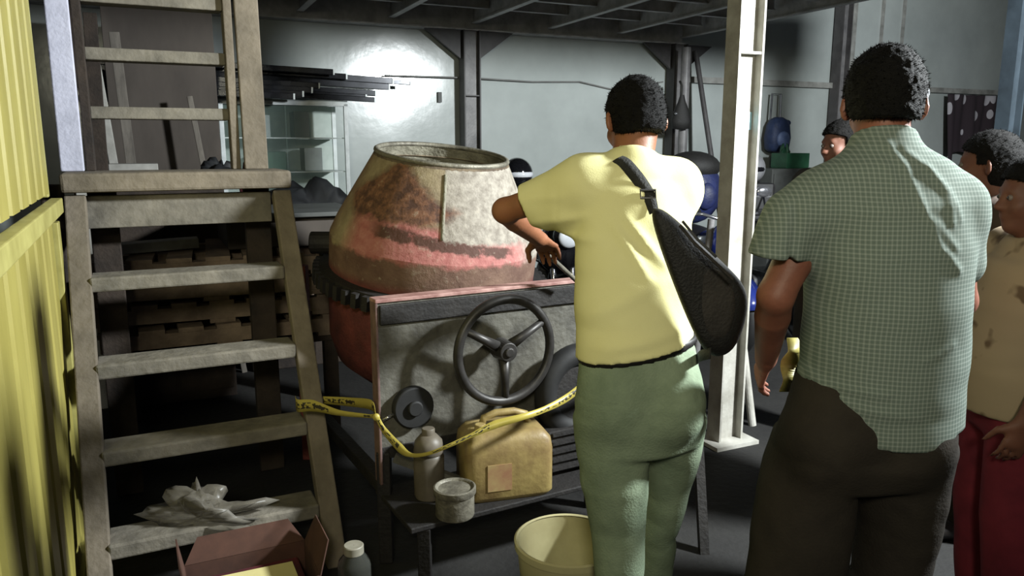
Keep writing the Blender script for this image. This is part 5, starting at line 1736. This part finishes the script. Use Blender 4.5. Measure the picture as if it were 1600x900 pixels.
ribbon('strap', sp_, [0.026, 0.034, 0.036, 0.036, 0.036, 0.034, 0.032, 0.03], M['strap'], bag, [V((1, 0, 0.45)).normalized()] * 8, per=6, th=0.004)
bkl = on_shirt(1012, 302, 0.012)
MB().tube([bkl + V((-0.02, 0, 0.008)), bkl + V((0.02, 0, 0.008)), bkl + V((0.022, 0, -0.012)), bkl + V((-0.018, 0, -0.012))], 0.004, 8, True).build('buckle', M['moto_metal'], bag)
ribbon('waist_strap', [at(1110, 552, 1.90), at(1095, 556, 1.97), at(1088, 562, 2.1), at(1075, 568, 2.22)], [0.03, 0.03, 0.03, 0.03], M['strap'], bag, per=6, th=0.004)

# ---------------------------------------------------------------- man in the checked shirt
def man_plaid():
    YB = 1.83
    J = {}
    J['right'] = V((0.99, 0.1, 0))
    J['pel'] = at(1362, 650, YB)
    J['waist'] = at(1375, 520, YB)
    J['chest'] = at(1385, 370, YB + 0.0)
    J['neck'] = at(1378, 228, YB + 0.02)
    J['head'] = at(1379, 166, YB + 0.06)
    J['hf'] = V((0.28, 0.95, -0.12))
    J.update(hipw=0.205, hipd=0.15, waw=0.20, wad=0.15, chw=0.20, chd=0.135, hs=1.0, thigh=0.085)
    J['shl'] = at(1284, 316, YB)
    J['ell'] = at(1212, 462, YB - 0.02)
    J['wrl'] = at(1197, 560, YB + 0.17)
    J['hdl'] = V((0.02, 0.62, -0.75)); J['pal'] = V((0.95, 0.0, -0.1)); J['thl'] = -1; J['curll'] = 0.45
    J['shr'] = at(1482, 322, YB + 0.02)
    J['elr'] = at(1498, 470, YB + 0.10)
    J['wrr'] = at(1455, 470, YB + 0.36)
    J['hdr'] = V((-0.7, 0.6, 0.1)); J['par'] = V((-0.3, -0.3, -0.9)); J['thr'] = -1; J['curlr'] = 0.6
    J['hil'] = at(1278, 690, YB); J['knl'] = at(1250, 880, YB - 0.01); J['anl'] = V((0.66, YB - 0.02, 0.09))
    J['hir'] = at(1420, 690, YB + 0.01); J['knr'] = at(1392, 880, YB + 0.04); J['anr'] = V((0.92, YB + 0.06, 0.09))
    J['tol'] = (-0.2, 1.0); J['tor'] = (0.2, 1.0)
    J['arm'] = 1.04
    e = empty('person', V((0.85, YB, 0)), 'man seen from behind in a small-checked grey green shirt and dark trousers', 'person')
    F, q, A = body_field(J, 0.0055)
    F.build('body', M['skin2'], e)
    eyes(e, q, A)
    hair_build(e, J['head'] + V((0, 0, 0.006)), J['hf'], M['hair'], 1.04, 0.012, 0.005, seed=11, low=-0.045, front=0.05)
    # grey sideburn on the lit side
    Rh, Fh, Uh = head_frame(J['hf'])
    c = V(J['head'])
    SB = Field(c - V((0.2, 0.2, 0.2)), c + V((0.2, 0.2, 0.2)), 0.0045)
    SB.ell(c + Rh * 0.077 + Fh * 0.014 + Uh * 0.030, (Rh, Fh, Uh), (0.0225, 0.035, 0.048), 0.01)
    SB.near(lambda P: 0.003 * vnoise(P, 120, 5))
    o = SB.build('sideburn', M['hair_grey'], e, 1)
    o['label'] = 'grey hair at the right temple'
    R = J['right']
    def sec(x0, x1, y, Y, dep, xd=R):
        c = at((x0 + x1) / 2, y, Y)
        return (c, xd, (x1 - x0) / 2 * Y / F_PX, dep)
    T = Field(V((0.35, YB - 0.35, 0.65)), V((1.35, YB + 0.5, 1.68)), 0.0065)
    T.loft([sec(1234, 1500, 720, YB, 0.165), sec(1238, 1504, 640, YB, 0.165), sec(1248, 1510, 560, YB, 0.163), sec(1254, 1514, 470, YB, 0.160), sec(1256, 1520, 390, YB, 0.152), sec(1262, 1512, 330, YB, 0.140), sec(1290, 1480, 275, YB + 0.01, 0.105)], 0.02, 0.5)
    sl, sr = V(J['shl']), V(J['shr'])
    nk = at(1380, 246, YB + 0.02)
    for sh in (sl, sr):
        T.cone(nk - ZV * 0.010, sh + ZV * 0.004, 0.066, 0.064, 0.06)
        T.cone(nk - ZV * 0.10, sh - ZV * 0.03, 0.10, 0.076, 0.05)
    # yoke seam & collar
    T.loft([(nk - ZV * 0.005, R, 0.082, 0.082), (at(1380, 212, YB + 0.04), R, 0.072, 0.076)], 0.02, 0.1)
    cl = at(1211, 402, YB - 0.02)
    T.sleeve([sl, at(1240, 340, YB - 0.01), cl, cl - ZV * 0.06], [0.076, 0.072, 0.067, 0.066], 0.03, cl, V((-0.10, 0, -1)))
    er = at(1492, 410, YB + 0.06)
    T.chain([sr, er], [0.077, 0.068], 0.03)
    def shape(P):
        x, z = P[:, 0], P[:, 2]
        r = np.zeros(len(P))
        back = (P[:, 1] < YB + 0.03)
        paths = [[(1415, 222), (1432, 268), (1446, 330), (1468, 385), (1503, 425)], [(1440, 235), (1472, 268), (1492, 300), (1496, 350)], [(1462, 345), (1482, 372), (1500, 390)], [(1402, 255), (1412, 290)], [(1470, 262), (1500, 300), (1512, 345)],
                 [(1262, 330), (1252, 400), (1256, 450)], [(1262, 600), (1340, 640), (1430, 650)], [(1250, 570), (1300, 610), (1380, 615)], [(1440, 560), (1490, 540)]]
        hs_ = [0.0065, 0.006, 0.005, 0.004, 0.005, -0.010, 0.004, 0.004, 0.004]
        for pth, h_ in zip(paths, hs_):
            w = [at(a, b, YB - 0.14) for a, b in pth]
            best = np.full(len(P), 9.0)
            for a, b in zip(w[:-1], w[1:]):
                dx, dz = b.x - a.x, b.z - a.z
                t = np.clip(((x - a.x) * dx + (z - a.z) * dz) / (dx * dx + dz * dz), 0, 1)
                best = np.minimum(best, np.hypot(x - a.x - t * dx, z - a.z - t * dz))
            r -= h_ * np.exp(-(best / 0.0085) ** 2) * back
        return r
    T.near(shape)
    wrinkle(T, 0.0035, 6, 10, 21, 0.7, 1.5)
    # curved shirt tail
    idx = np.argwhere(np.abs(T.f) < 0.2)
    P = T.lo + idx * T.h
    hx = [at(a, b, YB - 0.15) for a, b in ((1205, 600), (1226, 615), (1268, 668), (1300, 688), (1340, 702), (1420, 706), (1480, 705), (1508, 690))]
    zh = np.interp(P[:, 0], [p.x for p in hx], [p.z for p in hx])
    T.f[tuple(idx.T)] = np.maximum(T.f[tuple(idx.T)], (zh - P[:, 2]).astype(np.float32))
    T.cone(nk + ZV * 0.06 + YV * 0.03, nk + ZV * 0.15 + YV * 0.03, 0.060, 0.066, 0.006, 'd')
    T.cone(cl - ZV * 0.04, cl - ZV * 0.03, 0.046, 0.046, 0.004, 'd')
    T.build('checked_shirt', M['plaid'], e, 2)
    # trousers
    G = Field(V((0.35, YB - 0.35, -0.005)), V((1.3, YB + 0.4, 1.0)), 0.0065)
    G.loft([sec(1240, 1490, 590, YB, 0.150), sec(1224, 1492, 640, YB, 0.156), sec(1205, 1488, 700, YB, 0.150), sec(1210, 1480, 735, YB, 0.13)], 0.02, 0.3)
    G.loft([sec(1210, 1345, 690, YB, 0.135), sec(1182, 1338, 760, YB, 0.130), sec(1166, 1332, 840, YB - 0.01, 0.118), sec(1160, 1322, 900, YB - 0.02, 0.11), (V((0.66, YB - 0.02, 0.07)), R, 0.10, 0.095)], 0.015, 0.4)
    G.loft([sec(1335, 1490, 690, YB + 0.01, 0.130), sec(1338, 1480, 760, YB + 0.02, 0.122), sec(1338, 1462, 840, YB + 0.03, 0.112), sec(1330, 1446, 900, YB + 0.04, 0.105), (V((0.925, YB + 0.06, 0.07)), R, 0.095, 0.095)], 0.015, 0.4)
    for px_ in (1290, 1420):
        G.ell(at(px_, 690, YB - 0.06), (XV, YV, ZV), (0.10, 0.10, 0.11), 0.04)
    wrinkle(G, 0.005, 7, 10, 31, 0.0, 1.0)
    G.cut((0, 0, 0.04), (0, 0, -1))
    G.build('trousers', M['trousers'], e, 2)
    shoe_pair(e, J, M['shoe'])
    return e
man_plaid()
yp = [at(1238, 528, 2.06), at(1242, 548, 2.03), at(1232, 570, 2.05), at(1236, 592, 2.03), at(1226, 612, 2.05)]
tag(ribbon('yellow_strip', yp, [0.03, 0.05, 0.042, 0.05, 0.03], M['strip'], None, [XV, XV + YV * 0.5, XV - YV * 0.6, XV + YV * 0.3, XV], per=6, th=0.002), 'crumpled yellow plastic strip beside the hip of the man in the checked shirt', 'strip')

# ---------------------------------------------------------------- bystanders
def stander(x, y, ht, fw, label, top, bot, skin, hair_m, wid=1.0, hs=0.95, belly=1.0, hair_extra=None, hair_low=-0.055, h=0.008, name_top='tshirt', crossed=False, look=None):
    f = nrm((fw[0], fw[1], 0))
    r = f.cross(ZV)
    b = V((x, y, 0))
    k = ht / 1.70
    q_ = lambda rr, ff, zz: b + r * (rr * k) + f * (ff * k) + ZV * (zz * k)
    J = dict(right=r, pel=q_(0, -0.01, 0.90), waist=q_(0, 0.0, 1.06), chest=q_(0, 0.01, 1.26), neck=q_(0, -0.01, 1.44), head=q_(0, 0.03, 1.58), hf=V(look) if look else f + V((0, 0, -0.08)),
             hipw=0.165 * wid, hipd=0.125 * wid, waw=0.155 * wid, wad=0.118 * wid, chw=0.165 * wid, chd=0.12 * wid, hs=hs, arm=0.9 * (0.5 + wid / 2))
    for sd, s in (('l', -1), ('r', 1)):
        J['sh' + sd] = q_(s * 0.165 * wid, 0, 1.385)
        J['el' + sd] = q_(s * 0.215 * wid, -0.01, 1.11)
        if crossed:
            J['wr' + sd] = q_(s * 0.09, 0.20, 1.02)
            J['hd' + sd] = r * (-s * 0.9) + f * 0.35
            J['pa' + sd] = -f
        else:
            J['wr' + sd] = q_(s * 0.215 * wid, 0.09, 0.87)
            J['hd' + sd] = V((0, 0, -1)) + f * 0.3
            J['pa' + sd] = r * (-s)
        J['th' + sd] = -1 if s < 0 else -1
        if s > 0:
            J['th' + sd] = 1
        J['hi' + sd] = q_(s * 0.085 * wid, 0, 0.88)
        J['kn' + sd] = q_(s * 0.09 * wid, 0.015, 0.48)
        J['an' + sd] = q_(s * 0.095 * wid, -0.02, 0.085 / k)
        J['to' + sd] = (f + r * (s * 0.2))[:2]
    e = empty('person', b, label, 'person')
    F, qq, A = body_field(J, h)
    F.build('body', skin, e)
    eyes(e, qq, A, hs)
    hair_build(e, J['head'], J['hf'], hair_m, hs, 0.012, 0.004, seed=int(x * 10) + 3, extra=hair_extra, low=hair_low)
    T = Field(b + V((-0.42, -0.42, 0.7 * k)), b + V((0.42, 0.42, 1.55 * k)), 0.008)
    T.loft([(q_(0, -0.01, 0.84), r, 0.175 * wid, 0.14 * wid * belly), (q_(0, 0, 1.0), r, 0.172 * wid, 0.142 * wid * belly), (q_(0, 0.01, 1.2), r, 0.172 * wid, 0.132 * wid), (q_(0, 0, 1.33), r, 0.16 * wid, 0.115 * wid), (q_(0, 0, 1.40), r, 0.11 * wid, 0.08 * wid)], 0.02)
    for s in 'lr':
        sh, el = V(J['sh' + s]), V(J['el' + s])
        T.cone(q_(0, -0.01, 1.41), sh, 0.055, 0.062, 0.05)
        T.cone(sh, sh.lerp(el, 0.72), 0.070, 0.060, 0.03)
        c = sh.lerp(el, 0.62)
        T.cut(c, el - sh, c - V((0.10, 0.10, 0.16)), c + V((0.10, 0.10, 0.03))) if False else None
    wrinkle(T, 0.005, 7, 14, int(y * 10), 0.75, 1.45)
    T.cut(q_(0, 0, 0.84), (0, 0, -1))
    T.ell(q_(0, 0.02, 1.50), (r, f, ZV), (0.06, 0.062, 0.065), 0.01, 'd')
    T.build(name_top, top, e, 2)
    G = Field(b + V((-0.36, -0.36, -0.005)), b + V((0.36, 0.36, 1.1 * k)), 0.008)
    G.loft([(q_(0, -0.01, 0.98), r, 0.160 * wid, 0.128 * wid), (q_(0, -0.01, 0.86), r, 0.172 * wid, 0.135 * wid), (q_(0, -0.01, 0.78), r, 0.165 * wid, 0.12 * wid)], 0.02, 0.3)
    for s in 'lr':
        G.loft([(J['hi' + s], r, 0.095 * wid, 0.11 * wid), (J['kn' + s], r, 0.085 * wid, 0.09 * wid), (V(J['an' + s]), r, 0.075 * wid, 0.08 * wid)], 0.02, 0.4)
    wrinkle(G, 0.006, 8, 5, int(y * 10) + 1, 0.0, 1.0)
    G.cut((0, 0, 0.05), (0, 0, -1))
    G.build('trousers', bot, e, 2)
    shoe_pair(e, J, M['shoe'])
    return e
def bun(F, q, A):
    F.ell(q(0, -0.085, -0.01), A, (0.055, 0.045, 0.06), 0.03)
pw = at(1597, 295, 2.3)
stander(pw.x + 0.06, 2.3, 1.505, (-0.97, 0.1), 'person in a beige printed T-shirt and maroon trousers at the right edge, facing left', M['cream'], M['maroon'], M['skin_dark'], M['hair'], 1.08, 0.93, 1.15, bun, -0.09)
pd = at(1556, 258, 2.95)
stander(pd.x, 2.95, 1.585, (-0.95, 0.25), 'dark-haired person in a grey brown top between the checked shirt and the beige T-shirt', M['brown_top'], M['trousers'], M['skin_dark'], M['hair'], 1.0, 1.02, 1.0, bun, -0.13, look=(-0.75, 0.62, -0.05))
pf = at(1316, 213, 4.0)
stander(pf.x + 0.0, 4.0, 1.665, (-0.55, -0.8), 'bystander far behind the checked shirt, only the side of the face showing', M['grey_top'], M['trousers'], M['skin_dark'], M['hair'], 1.0, 1.0, look=(-0.9, -0.3, -0.1))
